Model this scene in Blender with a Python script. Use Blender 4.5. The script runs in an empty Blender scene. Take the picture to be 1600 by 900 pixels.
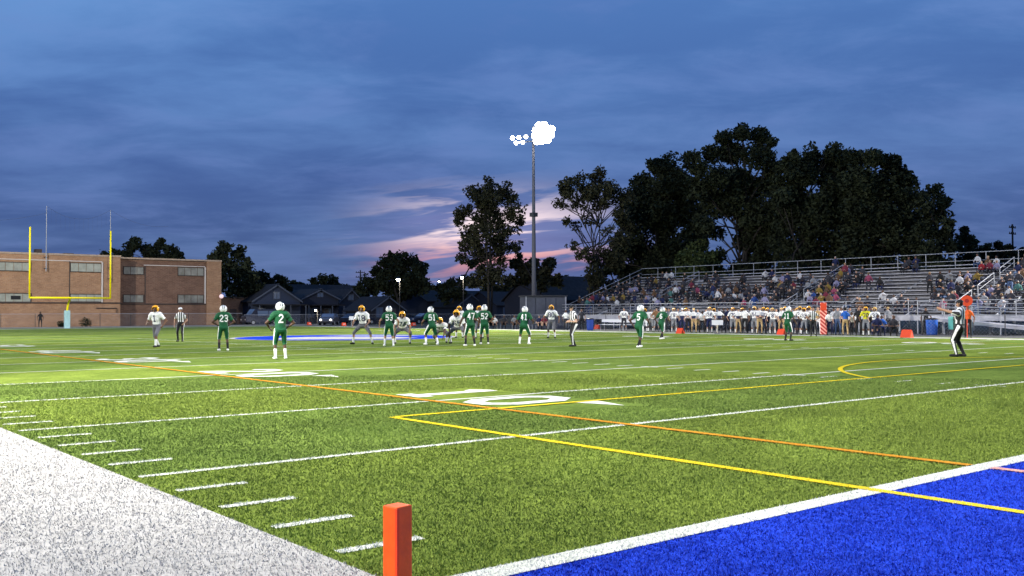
import bpy, math, random
import numpy as np
from mathutils import Vector, Matrix
from mathutils.bvhtree import BVHTree

random.seed(7)
rng = np.random.default_rng(7)
S = bpy.context.scene
COL = S.collection
R = math.radians
YD = 0.9144

# ------------------------------------------------------------------ camera
CAM = Vector((-2.9137, -4.5211, 1.4905))
YAW, PITCH, ROLL, FPX = 0.887200, 0.0249984, -0.00337258, 1527.337
_F = Vector((math.cos(YAW)*math.cos(PITCH), math.sin(YAW)*math.cos(PITCH), math.sin(PITCH)))
_R = Vector((math.sin(YAW), -math.cos(YAW), 0))
_U = _R.cross(_F)
_R2 = math.cos(ROLL)*_R + math.sin(ROLL)*_U
_U2 = -math.sin(ROLL)*_R + math.cos(ROLL)*_U
cam_d = bpy.data.cameras.new('camera')
cam_d.lens = FPX/1600*36
cam_d.sensor_width = 36
cam_d.clip_start = 0.05
cam_d.clip_end = 5000
cam = bpy.data.objects.new('camera', cam_d)
COL.objects.link(cam)
cam.matrix_world = Matrix(((_R2.x, _U2.x, -_F.x, CAM.x), (_R2.y, _U2.y, -_F.y, CAM.y), (_R2.z, _U2.z, -_F.z, CAM.z), (0, 0, 0, 1)))
S.camera = cam
S.render.resolution_x, S.render.resolution_y = 1024, 576

def ray(px, py):
    return _F + _R2*((px-800)/FPX) + _U2*((450-py)/FPX)
def at(px, py, depth):            # point seen at a pixel of the survey photograph, at a depth
    return CAM + ray(px, py)*depth
def ground(px, py, z=0.0):
    d = ray(px, py)
    return CAM + d*((z-CAM.z)/d.z)
def on_x(px, py, X):
    d = ray(px, py)
    return CAM + d*((X-CAM.x)/d.x)
def on_y(px, py, Y):
    d = ray(px, py)
    return CAM + d*((Y-CAM.y)/d.y)
def to_px(P):
    v = Vector(P)-CAM
    z = v.dot(_F)
    return 800+FPX*v.dot(_R2)/z, 450-FPX*v.dot(_U2)/z

# ------------------------------------------------------------------ view, world
S.view_settings.view_transform = 'Standard'
S.view_settings.look = 'None'
S.view_settings.exposure = 0.0
S.view_settings.gamma = 1.0
S.cycles.use_denoising = True
S.cycles.max_bounces = 5
S.cycles.diffuse_bounces = 2
S.cycles.sample_clamp_indirect = 4

world = bpy.data.worlds.new('World')
S.world = world
world.use_nodes = True
WT = world.node_tree
for n in list(WT.nodes):
    WT.nodes.remove(n)

class NT:
    """small node-tree writer"""
    def __init__(s, t): s.t = t
    def n(s, typ, **k):
        o = s.t.nodes.new(typ)
        for a, b in k.items(): setattr(o, a, b)
        return o
    def l(s, a, b): s.t.links.new(a, b)
    def val(s, sock, v):
        if isinstance(v, (int, float, tuple, list)): sock.default_value = v
        else: s.l(v, sock)
    def m(s, op, a, b=0.0, c=0.0, clamp=False):
        o = s.n('ShaderNodeMath', operation=op); o.use_clamp = clamp
        s.val(o.inputs[0], a); s.val(o.inputs[1], b)
        if len(o.inputs) > 2: s.val(o.inputs[2], c)
        return o.outputs[0]
    def mix(s, f, a, b, mode='MIX'):
        o = s.n('ShaderNodeMix', data_type='RGBA', blend_type=mode)
        s.val(o.inputs[0], f); s.val(o.inputs[6], a); s.val(o.inputs[7], b)
        return o.outputs[2]
    def noise(s, vec, scale, detail=3, rough=0.5, dist=0.0):
        o = s.n('ShaderNodeTexNoise')
        if vec is not None: s.l(vec, o.inputs['Vector'])
        o.inputs['Scale'].default_value = scale; o.inputs['Detail'].default_value = detail
        o.inputs['Roughness'].default_value = rough; o.inputs['Distortion'].default_value = dist
        return o.outputs['Fac']
    def rng(s, v, a, b, c=0.0, d=1.0, smooth=True):
        o = s.n('ShaderNodeMapRange'); o.clamp = True
        if smooth: o.interpolation_type = 'SMOOTHSTEP'
        s.val(o.inputs[0], v)
        for i, x in enumerate((a, b, c, d)): o.inputs[i+1].default_value = x
        return o.outputs[0]
    def vec(s, x, y, z):
        o = s.n('ShaderNodeCombineXYZ'); s.val(o.inputs[0], x); s.val(o.inputs[1], y); s.val(o.inputs[2], z)
        return o.outputs[0]
    def xyz(s, v):
        o = s.n('ShaderNodeSeparateXYZ'); s.l(v, o.inputs[0]); return o.outputs

w = NT(WT)
SUNSET_YAW = YAW + 0.012
tc = w.n('ShaderNodeTexCoord')
gx, gy, gz = w.xyz(tc.outputs['Generated'])[:3]
# azimuth measured from the place where the sun has set, elevation
fx = w.m('ADD', w.m('MULTIPLY', gx, math.cos(SUNSET_YAW)), w.m('MULTIPLY', gy, math.sin(SUNSET_YAW)))
rx = w.m('SUBTRACT', w.m('MULTIPLY', gx, math.sin(SUNSET_YAW)), w.m('MULTIPLY', gy, math.cos(SUNSET_YAW)))
az = w.m('ARCTAN2', rx, fx)
el = w.m('ARCSINE', w.m('MAXIMUM', gz, -0.02))
# cloud layer: project the direction on a plane overhead, flattened toward the horizon
inv = w.m('DIVIDE', 1.0, w.m('ADD', w.m('MAXIMUM', gz, 0.0), 0.16))
pl = w.vec(w.m('MULTIPLY', rx, inv), w.m('MULTIPLY', fx, inv), 0.0)
plr = w.n('ShaderNodeMapping'); w.l(pl, plr.inputs[0])
plr.inputs['Rotation'].default_value = (0, 0, 0.30); plr.inputs['Scale'].default_value = (0.75, 1.15, 1)
plr.inputs['Location'].default_value = (3.1, 1.7, 0)
n1 = w.noise(plr.outputs[0], 0.9, 5, 0.52, 0.5)
n2 = w.noise(plr.outputs[0], 2.8, 8, 0.62, 0.3)
elc = w.m('MAXIMUM', el, 0.0)
base = w.n('ShaderNodeValToRGB'); w.l(elc, base.inputs[0])
cr = base.color_ramp
cr.elements[0].position = 0.0; cr.elements[0].color = (0.075, 0.125, 0.30, 1)
cr.elements[1].position = 1.0; cr.elements[1].color = (0.075, 0.18, 0.46, 1)
for p_, c_ in ((0.06, (0.060, 0.115, 0.29, 1)), (0.13, (0.062, 0.125, 0.335, 1)), (0.22, (0.073, 0.165, 0.42, 1)), (0.32, (0.092, 0.215, 0.51, 1)), (0.5, (0.094, 0.22, 0.52, 1))):
    e_ = cr.elements.new(p_); e_.color = c_
cl = w.m('ADD', w.m('MULTIPLY', n1, 0.65), w.m('MULTIPLY', n2, 0.35))
dark = w.rng(cl, 0.38, 0.62)
c1 = w.mix(dark, (0.70, 0.73, 0.78, 1), (1.30, 1.22, 1.08, 1))
skyc = w.mix(1.0, base.outputs[0], c1, 'MULTIPLY')
# lavender veils
skyc = w.mix(w.m('MULTIPLY', w.rng(n2, 0.46, 0.68), 0.20), skyc, (0.13, 0.18, 0.43, 1))
# afterglow: streaks low over the horizon around the sunset azimuth
stv = w.vec(w.m('MULTIPLY', az, 5.0), w.m('MULTIPLY', w.m('SUBTRACT', el, w.m('MULTIPLY', az, 0.10)), 44.0), 2.3)
st = w.noise(stv, 1.0, 5, 0.6, 0.35)
st2 = w.noise(stv, 2.3, 4, 0.6, 0.2)
azm = w.m('POWER', 2.718, w.m('MULTIPLY', -1.0, w.m('POWER', w.m('DIVIDE', w.m('ABSOLUTE', w.m('ADD', az, 0.005)), 0.105), 2.8)))
elm = w.m('POWER', 2.718, w.m('MULTIPLY', -1.0, w.m('POWER', w.m('DIVIDE', w.m('ABSOLUTE', w.m('SUBTRACT', el, 0.077)), 0.037), 2.4)))
glow = w.m('MULTIPLY', azm, elm)
skyc = w.mix(w.m('MULTIPLY', glow, 0.50), skyc, (0.22, 0.22, 0.46, 1))
gs = w.m('MULTIPLY', glow, w.rng(st, 0.46, 0.56))
pink = w.mix(w.rng(el, 0.050, 0.085), (0.72, 0.30, 0.28, 1), (0.90, 0.72, 0.74, 1))
skyc = w.mix(w.m('MULTIPLY', gs, 1.0, clamp=True), skyc, pink)
skyc = w.mix(w.m('MULTIPLY', w.m('MULTIPLY', glow, w.rng(st2, 0.5, 0.68)), 0.5), skyc, (0.17, 0.18, 0.40, 1))
bg = w.n('ShaderNodeBackground'); w.l(skyc, bg.inputs[0]); bg.inputs[1].default_value = 1.24
# a physical twilight sky adds its own faint gradient
nish = w.n('ShaderNodeTexSky', sky_type='NISHITA'); nish.sun_disc = False
nish.sun_elevation = R(-4); nish.sun_rotation = math.pi/2 - SUNSET_YAW
bg2 = w.n('ShaderNodeBackground'); w.l(nish.outputs[0], bg2.inputs[0]); bg2.inputs[1].default_value = 0.05
ad = w.n('ShaderNodeAddShader'); w.l(bg.outputs[0], ad.inputs[0]); w.l(bg2.outputs[0], ad.inputs[1])
out = w.n('ShaderNodeOutputWorld'); w.l(ad.outputs[0], out.inputs[0])

# floodlights: four poles round the field, the one in view and its three sisters
POLES = [(62.0, on_x(834.5, 500, 62.0).y), (-15.0, 73.0), (-15.0, 17.0), (80.0, 2.0)]
LAMP_Z = 19.6
def spot(name, loc, aim, power, half, blend=0.6):
    d = bpy.data.lights.new(name, 'SPOT')
    d.energy = power; d.color = (1.0, 0.95, 0.86); d.spot_size = R(half*2); d.spot_blend = blend
    d.shadow_soft_size = 0.55
    o = bpy.data.objects.new(name, d); COL.objects.link(o)
    o.location = loc
    o.rotation_euler = (Vector(aim)-Vector(loc)).to_track_quat('-Z', 'Y').to_euler()
    return o
POW = 0.77
SPOTS = [
    (0, (30, 62, 0), 105000, 38), (0, (38, 34, 0), 95000, 36), (0, (33, 112, 0), 50000, 36),
    (1, (22, 66, 0), 110000, 38), (1, (22, 42, 0), 95000, 34), (1, (16, 118, 2), 165000, 34),
    (2, (1, 4, 0), 62000, 50), (2, (20, 8, 0), 100000, 38), (2, (26, 43, 0), 68000, 30),
    (3, (36, 8, 0), 130000, 33), (3, (42, 30, 0), 170000, 32), (3, (54, 46, 2), 28000, 24),
]
for i, aim, pw, half in SPOTS:
    dv = (Vector((24, 45, 0))-Vector((*POLES[i], 0))).normalized()*1.5      # just in front of the lamp bank
    spot('floodlight_beam', (POLES[i][0]+dv.x, POLES[i][1]+dv.y, LAMP_Z+.1), aim, pw*POW, half)

# ------------------------------------------------------------------ materials
MATS = {}
def mat(name, color, rough=0.7, metal=0.0, var=0.0, vscale=6.0, bump=0.0, bscale=40.0, emit=None, estr=0.0, spec=0.3):
    if name in MATS: return MATS[name]
    m = bpy.data.materials.new(name); m.use_nodes = True
    t = NT(m.node_tree); b = m.node_tree.nodes['Principled BSDF']
    b.inputs['Roughness'].default_value = rough; b.inputs['Metallic'].default_value = metal
    b.inputs['Specular IOR Level'].default_value = spec
    c = (*color, 1)
    b.inputs['Base Color'].default_value = c
    m.diffuse_color = c
    if var > 0 or bump > 0:
        co = t.n('ShaderNodeTexCoord').outputs['Object']
        if var > 0:
            f = t.noise(co, vscale, 5, 0.6)
            f = t.rng(f, 0.3, 0.7)
            t.l(t.mix(f, tuple(x*(1-var) for x in color)+(1,), tuple(min(1, x*(1+var)) for x in color)+(1,)), b.inputs['Base Color'])
        if bump > 0:
            bn = t.n('ShaderNodeBump'); bn.inputs['Strength'].default_value = bump; bn.inputs['Distance'].default_value = 0.02
            t.l(t.noise(co, bscale, 4, 0.6), bn.inputs['Height']); t.l(bn.outputs[0], b.inputs['Normal'])
    if emit:
        b.inputs['Emission Color'].default_value = (*emit, 1); b.inputs['Emission Strength'].default_value = estr
    MATS[name] = m
    return m

def turf_mat(name, c_lo, c_hi, bands=False, grain=1.0, alt=None):
    """woven artificial turf: clumped fibre grain, broad wear, 5-yard bands if asked"""
    if name in MATS: return MATS[name]
    m = bpy.data.materials.new(name); m.use_nodes = True
    t = NT(m.node_tree); b = m.node_tree.nodes['Principled BSDF']
    b.inputs['Roughness'].default_value = 1.0; b.inputs['Specular IOR Level'].default_value = 0.0
    pos = t.n('ShaderNodeNewGeometry').outputs['Position']
    fine = t.noise(pos, 34.0, 4, 0.75)
    mid = t.noise(pos, 7.0, 4, 0.7, 0.4)
    big = t.noise(pos, 0.55, 5, 0.65, 0.5)
    huge = t.noise(pos, 0.09, 4, 0.6, 0.3)
    f = t.m('ADD', t.m('MULTIPLY', t.rng(fine, 0.32, 0.68), 0.38*grain), t.m('MULTIPLY', t.rng(mid, 0.35, 0.66), 0.30))
    f = t.m('ADD', f, t.m('MULTIPLY', t.rng(big, 0.35, 0.68), 0.34), clamp=True)
    c = t.mix(f, (*c_lo, 1), (*c_hi, 1))
    if alt:
        c = t.mix(t.m('MULTIPLY', t.rng(huge, 0.42, 0.62), 0.6), c, t.mix(f, (*alt[0], 1), (*alt[1], 1)))
    if bands:
        y = t.xyz(pos)[1]
        q = t.m('MODULO', t.m('ADD', t.m('DIVIDE', y, 5*YD), 40.0), 2.0)
        k = t.m('LESS_THAN', q, 1.0)
        c = t.mix(1.0, c, t.mix(k, (0.90, 0.92, 0.97, 1), (1.08, 1.03, 0.94, 1)), 'MULTIPLY')
    c = t.mix(t.m('MULTIPLY', t.rng(t.noise(pos, 1.7, 6, .7, .6), 0.52, .70), 0.14), c, tuple(x*.45 for x in c_lo)+(1,))
    t.l(c, b.inputs['Base Color'])
    bn = t.n('ShaderNodeBump'); bn.inputs['Strength'].default_value = 0.55; bn.inputs['Distance'].default_value = 0.03
    t.l(t.m('ADD', fine, t.m('MULTIPLY', mid, 0.6)), bn.inputs['Height']); t.l(bn.outputs[0], b.inputs['Normal'])
    MATS[name] = m
    return m

GREEN_LO, GREEN_HI = (0.050, 0.085, 0.020), (0.225, 0.310, 0.060)
M_turf = turf_mat('green_turf', GREEN_LO, GREEN_HI, bands=True, alt=((0.075, 0.115, 0.024), (0.240, 0.320, 0.066)))
M_white = turf_mat('white_turf', (0.33, 0.32, 0.30), (0.58, 0.565, 0.535), grain=1.1)
M_line = turf_mat('white_line_turf', (0.48, 0.51, 0.42), (0.78, 0.78, 0.72))
M_blue = turf_mat('blue_turf', (0.004, 0.014, 0.20), (0.030, 0.085, 0.72), grain=1.2)
M_yellow = turf_mat('yellow_line_turf', (0.50, 0.40, 0.02), (0.74, 0.58, 0.04))
M_orange = turf_mat('orange_line_turf', (0.44, 0.19, 0.02), (0.64, 0.30, 0.04))
M_pinkl = turf_mat('faded_pink_line_turf', (0.55, 0.25, 0.22), (0.75, 0.42, 0.38))

M_asph = mat('asphalt', (0.055, 0.055, 0.058), 0.9, var=0.3, vscale=1.5, bump=0.3)
M_conc = mat('concrete', (0.30, 0.29, 0.27), 0.9, var=0.2, vscale=1.0)
M_dirt = mat('dry_ground', (0.045, 0.05, 0.035), 0.95, var=0.4, vscale=0.5)
M_alu = mat('mill_aluminium', (0.42, 0.42, 0.46), 0.6, 0.1, var=0.15, vscale=2.0)
M_galv = mat('galvanised_steel', (0.36, 0.37, 0.40), 0.6, 0.15, var=0.15, vscale=3.0)
M_steel_d = mat('dark_steel', (0.06, 0.06, 0.065), 0.6, 0.3)
M_yel_p = mat('yellow_paint', (0.85, 0.72, 0.0), 0.4, var=0.04)
M_teal_pad = mat('teal_pad', (0.30, 0.48, 0.50), 0.5, var=0.1)
M_lens = mat('lit_lamp_lens', (1, 1, 1), 0.3, emit=(1.0, 0.97, 0.90), estr=45)
M_lens_s = mat('lit_street_lamp', (1, 1, 1), 0.3, emit=(1.0, 0.93, 0.75), estr=60)
M_head = mat('lit_headlight', (1, 1, 1), 0.3, emit=(1.0, 0.92, 0.75), estr=5)
M_globe = mat('lit_globe', (.6, .5, .5), 0.3, emit=(1.0, 0.70, 0.74), estr=.75)
M_bark = mat('bark', (0.045, 0.038, 0.032), 0.95, var=0.3, vscale=5)
M_black = mat('black_plastic', (0.012, 0.012, 0.014), 0.5)

def leaf_mat(name, lo, hi):
    if name in MATS: return MATS[name]
    m = bpy.data.materials.new(name); m.use_nodes = True
    t = NT(m.node_tree); b = m.node_tree.nodes['Principled BSDF']
    b.inputs['Roughness'].default_value = 0.8; b.inputs['Specular IOR Level'].default_value = 0.1
    pos = t.n('ShaderNodeNewGeometry').outputs['Position']
    f = t.m('ADD', t.m('MULTIPLY', t.noise(pos, 0.6, 3), 0.5), t.m('MULTIPLY', t.noise(pos, 5.0, 2), 0.5))
    t.l(t.mix(t.rng(f, 0.4, 0.6), (*lo, 1), (*hi, 1)), b.inputs['Base Color'])
    MATS[name] = m
    return m
M_leaf = [leaf_mat('dark_leaves', (0.014, 0.018, 0.010), (0.040, 0.048, 0.024)),
          leaf_mat('floodlit_leaves', (0.028, 0.040, 0.014), (0.075, 0.095, 0.034)),  # lighter green copy, floodlight on one bush put into the colour
          leaf_mat('brownish_leaves', (0.022, 0.024, 0.014), (0.060, 0.058, 0.030))]

# ------------------------------------------------------------------ mesh helpers
def tag(o, label=None, cat=None, group=None, kind=None):
    if label: o['label'] = label
    if cat: o['category'] = cat
    if group: o['group'] = group
    if kind: o['kind'] = kind
    return o
def empty(name, loc=(0, 0, 0), rz=0.0, parent=None):
    o = bpy.data.objects.new(name, None); COL.objects.link(o)
    o.location = loc; o.rotation_euler = (0, 0, rz); o.empty_display_size = 0.2
    if parent: o.parent = parent
    return o
def link(name, mesh, parent=None, loc=None):
    o = bpy.data.objects.new(name, mesh); COL.objects.link(o)
    if parent: o.parent = parent
    if loc is not None: o.location = loc
    return o

class MB:
    def __init__(s): s.v, s.f, s.mi = [], [], []
    def add(s, vs, fs, mi=0):
        k = len(s.v); s.v += [tuple(x) for x in vs]; s.f += [tuple(i+k for i in f) for f in fs]; s.mi += [mi]*len(fs)
        return s
    def quad(s, a, b, c, d, mi=0): return s.add([a, b, c, d], [(0, 1, 2, 3)], mi)
    def box(s, x0, x1, y0, y1, z0, z1, mi=0):
        vs = [(x, y, z) for z in (z0, z1) for y in (y0, y1) for x in (x0, x1)]
        return s.add(vs, [(0, 2, 3, 1), (4, 5, 7, 6), (0, 1, 5, 4), (2, 6, 7, 3), (0, 4, 6, 2), (1, 3, 7, 5)], mi)
    def obox(s, c, ax, ay, az, mi=0):           # centre, three half-extent vectors
        c, ax, ay, az = map(Vector, (c, ax, ay, az))
        vs = [c+ax*i+ay*j+az*k for k in (-1, 1) for j in (-1, 1) for i in (-1, 1)]
        return s.add(vs, [(0, 2, 3, 1), (4, 5, 7, 6), (0, 1, 5, 4), (2, 6, 7, 3), (0, 4, 6, 2), (1, 3, 7, 5)], mi)
    def tube(s, pts, r, n=6, mi=0, caps=True):
        pts = [Vector(p) for p in pts]
        rs = r if isinstance(r, (list, tuple)) else [r]*len(pts)
        k = len(s.v); up = None
        for i, p in enumerate(pts):
            d = (pts[min(i+1, len(pts)-1)]-pts[max(i-1, 0)]).normalized()
            if up is None:
                up = d.orthogonal().normalized()
            u = (up-d*up.dot(d)).normalized(); up = u; v = d.cross(u)
            for j in range(n):
                a = 2*math.pi*j/n
                s.v.append(tuple(p+(u*math.cos(a)+v*math.sin(a))*rs[i]))
        for i in range(len(pts)-1):
            for j in range(n):
                a, b = k+i*n+j, k+i*n+(j+1) % n
                s.f.append((a, b, b+n, a+n)); s.mi.append(mi)
        if caps:
            s.f.append(tuple(k+n-1-j for j in range(n))); s.mi.append(mi)
            e = k+(len(pts)-1)*n
            s.f.append(tuple(e+j for j in range(n))); s.mi.append(mi)
        return s
    def ball(s, c, rx, ry=None, rz=None, n=10, m=7, mi=0):
        ry = ry or rx; rz = rz or rx
        k = len(s.v); c = Vector(c)
        s.v.append(tuple(c+Vector((0, 0, -rz))))
        for i in range(1, m):
            a = -math.pi/2+math.pi*i/m
            for j in range(n):
                b = 2*math.pi*j/n
                s.v.append((c.x+rx*math.cos(a)*math.cos(b), c.y+ry*math.cos(a)*math.sin(b), c.z+rz*math.sin(a)))
        s.v.append(tuple(c+Vector((0, 0, rz))))
        for j in range(n): s.f.append((k, k+1+(j+1) % n, k+1+j))
        for i in range(m-2):
            for j in range(n):
                a = k+1+i*n+j; b = k+1+i*n+(j+1) % n
                s.f.append((a, b, b+n, a+n))
        top = k+1+(m-1)*n; l = k+1+(m-2)*n
        for j in range(n): s.f.append((l+j, l+(j+1) % n, top))
        s.mi += [mi]*(2*n+(m-2)*n)
        return s
    def mesh(s, name, mats, smooth=False):
        me = bpy.data.meshes.new(name)
        me.from_pydata(s.v, [], s.f)
        for m in (mats if isinstance(mats, (list, tuple)) else [mats]): me.materials.append(m)
        me.polygons.foreach_set('material_index', s.mi)
        if smooth: me.polygons.foreach_set('use_smooth', [True]*len(s.f))
        me.update()
        return me
    def obj(s, name, mats, parent=None, smooth=False, loc=None):
        return link(name, s.mesh(name, mats, smooth), parent, loc)

def bevel(o, w=0.01, seg=2):
    b = o.modifiers.new('bevel', 'BEVEL'); b.width = w; b.segments = seg; b.limit_method = 'ANGLE'
    return o

# ------------------------------------------------------------------ the ground
g = MB(); g.quad((-900, -900, -0.03), (1500, -900, -0.03), (1500, 1500, -0.03), (-900, 1500, -0.03))
tag(g.obj('ground', M_dirt), kind='structure')
g = MB(); g.box(-12, 59.4, -24, 109, -0.025, -0.008)
tag(g.obj('running_track', M_asph), kind='structure')
g = MB(); g.box(-12, 60, 109.004, 112.5, -0.025, 0.03)
tag(g.obj('concrete_path', M_conc), kind='structure')
FIELD = MB().quad((-8, -14, 0), (51.6, -14, 0), (51.6, 105.5, 0), (-8, 105.5, 0)).obj('playing_field', M_turf)
tag(FIELD, kind='structure')
W = 160/3*YD                      # field width
def sheet(name, x0, x1, y0, y1, z, m):
    me = MB().quad((x0, y0, 0), (x1, y0, 0), (x1, y1, 0), (x0, y1, 0)).mesh(name, m)
    return link(name, me, FIELD, (0, 0, z))
sheet('sideline_border', -3.7, 0, -12.8, 104, .004, M_white)
sheet('sideline_border', W, W+1.83, -12.8, 104, .004, M_white)
sheet('end_zone', 0, W, -9.14, -0.2, .004, M_blue)
sheet('goal_line', 0.002, W-.002, -0.2, 0, .008, M_line)
sheet('goal_line', 0.002, W-.002, 91.44, 91.64, .008, M_line)
sheet('end_line', 0.002, W-.002, 100.58, 102.4, .004, M_line)
for k in range(1, 20):
    sheet('yard_line', 0.10, W-.10, k*5*YD-.05, k*5*YD+.05, .004, M_line)
tick = MB().quad((0, -.05, 0), (.62, -.05, 0), (.62, .05, 0), (0, .05, 0)).mesh('hash_mark', M_line)
for k in range(1, 100):
    if k % 5 == 0: continue
    if k <= 16: link('hash_mark', tick, FIELD, (.11, k*YD, .004))
    if k < 62:
        link('hash_mark', tick, FIELD, (18.31*YD-.31, k*YD, .004))
        link('hash_mark', tick, FIELD, (W-18.31*YD-.31, k*YD, .004))
        link('hash_mark', tick, FIELD, (W-.11-.62, k*YD, .004))
# cross marks on the yard lines at the hashes
ctick = MB().quad((-.05, -.31, 0), (.05, -.31, 0), (.05, .31, 0), (-.05, .31, 0)).mesh('inbounds_mark', M_line)
for k in range(1, 13):
    for xx in (18.31*YD, W-18.31*YD):
        link('inbounds_mark', ctick, FIELD, (xx, k*5*YD, .0055))
# soccer markings
sheet('soccer_box_line', 4.50, 4.62, -9.14, 7.37, .012, M_yellow)
sheet('soccer_box_line', W-4.62, W-4.50, -9.14, 7.37, .012, M_yellow)
sheet('soccer_box_line', 4.62, W-4.62, 7.31, 7.43, .012, M_yellow)
arc = MB()
N = 40; a0 = math.acos(7.31/9.15); 
for i in range(N):
    p = []
    for a in (a0+(math.pi-2*a0)*i/N, a0+(math.pi-2*a0)*(i+1)/N):
        for r_ in (9.09, 9.21): p.append((24.38+r_*math.cos(a), 1.87+r_*math.sin(a)+0.05, 0))
    arc.quad(p[0], p[1], p[3], p[2])
arc.obj('soccer_arc_line', M_yellow, FIELD, loc=(0, 0, .0135))
sheet('lacrosse_side_line', 6.37, 6.49, 0.0, 91.4, .016, M_orange)
sheet('lacrosse_side_line', 6.37, 6.49, -9.1, -0.2, .016, M_pinkl)
sheet('lacrosse_side_line', W-6.49, W-6.37, -9.1, 91.4, .016, M_orange)

# block figures: strokes with mitred corners in a 1 x 1.5 box
def stroke(pts, wd, closed=False):
    P = [Vector((x, y)) for x, y in pts]; n = len(P); L_, R_ = [], []
    for i in range(n):
        a = P[i-1] if (i > 0 or closed) else None
        c = P[(i+1) % n] if (i < n-1 or closed) else None
        d1 = (P[i]-a).normalized() if a is not None else (c-P[i]).normalized()
        d2 = (c-P[i]).normalized() if c is not None else d1
        n1_, n2_ = Vector((-d1.y, d1.x)), Vector((-d2.y, d2.x))
        mm = (n1_+n2_).normalized(); k = min(2.0, 1/max(.3, mm.dot(n1_)))
        L_.append(P[i]+mm*wd/2*k); R_.append(P[i]-mm*wd/2*k)
    quads = []
    for i in range(n if closed else n-1):
        j = (i+1) % n; quads.append((L_[i], R_[i], R_[j], L_[j]))
    return quads
s_ = .13
DIG = {
 '0': [([(.35, s_), (.65, s_), (1-s_, .4), (1-s_, 1.1), (.65, 1.5-s_), (.35, 1.5-s_), (s_, 1.1), (s_, .4)], True)],
 '1': [([(.5, 0), (.5, 1.5)], False), ([(.22, 1.22), (.5, 1.42)], False), ([(.2, s_), (.8, s_)], False)],
 '2': [([(s_, 1.1), (.35, 1.37), (.65, 1.37), (.87, 1.15), (.87, .95), (.2, .3), (s_, s_), (1, s_)], False)],
 '3': [([(s_, 1.2), (.35, 1.37), (.65, 1.37), (.87, 1.18), (.87, .95), (.62, .77), (.35, .77)], False), ([(.62, .77), (.87, .58), (.87, .33), (.65, s_), (.35, s_), (s_, .3)], False)],
 '4': [([(.7, 0), (.7, 1.5)], False), ([(.66, 1.4), (s_, .5), (1, .5)], False)],
 '5': [([(.9, 1.37), (.18, 1.37), (.18, .82), (.6, .88), (.87, .7), (.87, .35), (.62, s_), (.35, s_), (s_, .28)], False)],
 '6': [([(.85, 1.2), (.65, 1.37), (.35, 1.37), (s_, 1.1), (s_, .4), (.35, s_), (.65, s_), (.87, .35), (.87, .6), (.65, .82), (.2, .78)], False)],
 '7': [([(.05, 1.37), (.9, 1.37), (.4, 0)], False)],
 '8': [([(.35, .77), (.65, .77), (.87, .95), (.87, 1.2), (.65, 1.37), (.35, 1.37), (s_, 1.2), (s_, .95)], True), ([(.35, .77), (.65, .77), (.87, .55), (.87, .33), (.65, s_), (.35, s_), (s_, .33), (s_, .55)], True)],
}
def digit_quads(ch, wd=.26):
    q = []
    for pts, closed in DIG[ch]: q += stroke(pts, wd, closed)
    return q
def field_number(text, yc, near=True):
    """digits 1.83 m tall beside a yard line, one digit on either side of it; the arrow points to the closer goal"""
    for i, ch in enumerate(text):
        mb = MB()
        for k, q in enumerate(digit_quads(ch)):
            vs = []
            for v in q:
                u = v.x*1.25; h = v.y/1.5*1.95                # along -Y when read from the near side
                if near: x, y = 6.68+h, yc+(1.72-u if i == 0 else -.22-u)
                else: x, y = W-6.68-h, yc+(-1.72+u if i == 0 else .22+u)
                vs.append((x, y, k*.00012))
            if near: vs = vs[::-1]
            mb.quad(*vs)
        mb.obj('yard_number', M_line, FIELD, loc=(0, 0, .007))
    if text != '50':
        sgn = -1 if yc < 45 else 1
        b = yc+sgn*1.78; xs = (8.05, 8.6) if near else (W-8.6, W-8.05)
        mb = MB(); vs = [(xs[0], b, 0), (xs[1], b, 0), ((xs[0]+xs[1])/2, b+sgn*.92, 0)]
        if sgn < 0: vs = vs[::-1]
        mb.add(vs, [(0, 1, 2)]); mb.obj('direction_arrow', M_line, FIELD, loc=(0, 0, .007))
for k, txt in ((10, '10'), (20, '20'), (30, '30'), (40, '40'), (50, '50'), (60, '40'), (70, '30')):
    field_number(txt, k*YD, True)
    field_number(txt, k*YD, False)
# midfield emblem
def disc(name, r0, r1, m, z, c=(26.8, 48.0)):
    mb = MB(); N = 56
    for i in range(N):
        a, b = 2*math.pi*i/N, 2*math.pi*(i+1)/N
        mb.quad(*[(c[0]+r_*math.cos(t_), c[1]+r_*math.sin(t_), 0) for r_, t_ in ((r0, a), (r1, a), (r1, b), (r0, b))])
    return mb.obj(name, m, FIELD, loc=(0, 0, z))
disc('emblem_disc', 0.0, 6.5, M_blue, .0195)
disc('emblem_rim', 6.5, 6.8, M_white, .0195)
em = MB()
e0, e1 = Vector((26.8, 48.0, 0)), None
ux = Vector((_R2.x, _R2.y, 0)).normalized(); uy = Vector((-ux.y, ux.x, 0))
def eq(pts, mb, z=0.0):
    mb.add([e0+ux*a+uy*b+Vector((0, 0, z)) for a, b in pts], [tuple(range(len(pts)))])
eq([(-2.9, -4.8), (3.2, -4.8), (4.6, -1.6), (2.4, .9), (-2.4, .9), (-4.0, -1.6)], em)
eq([(-2.2, 2.6), (4.6, 2.6), (3.2, 4.2), (-1.0, 4.2)], em)
em.obj('emblem_mark', M_white, FIELD, loc=(0, 0, .0235))

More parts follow.
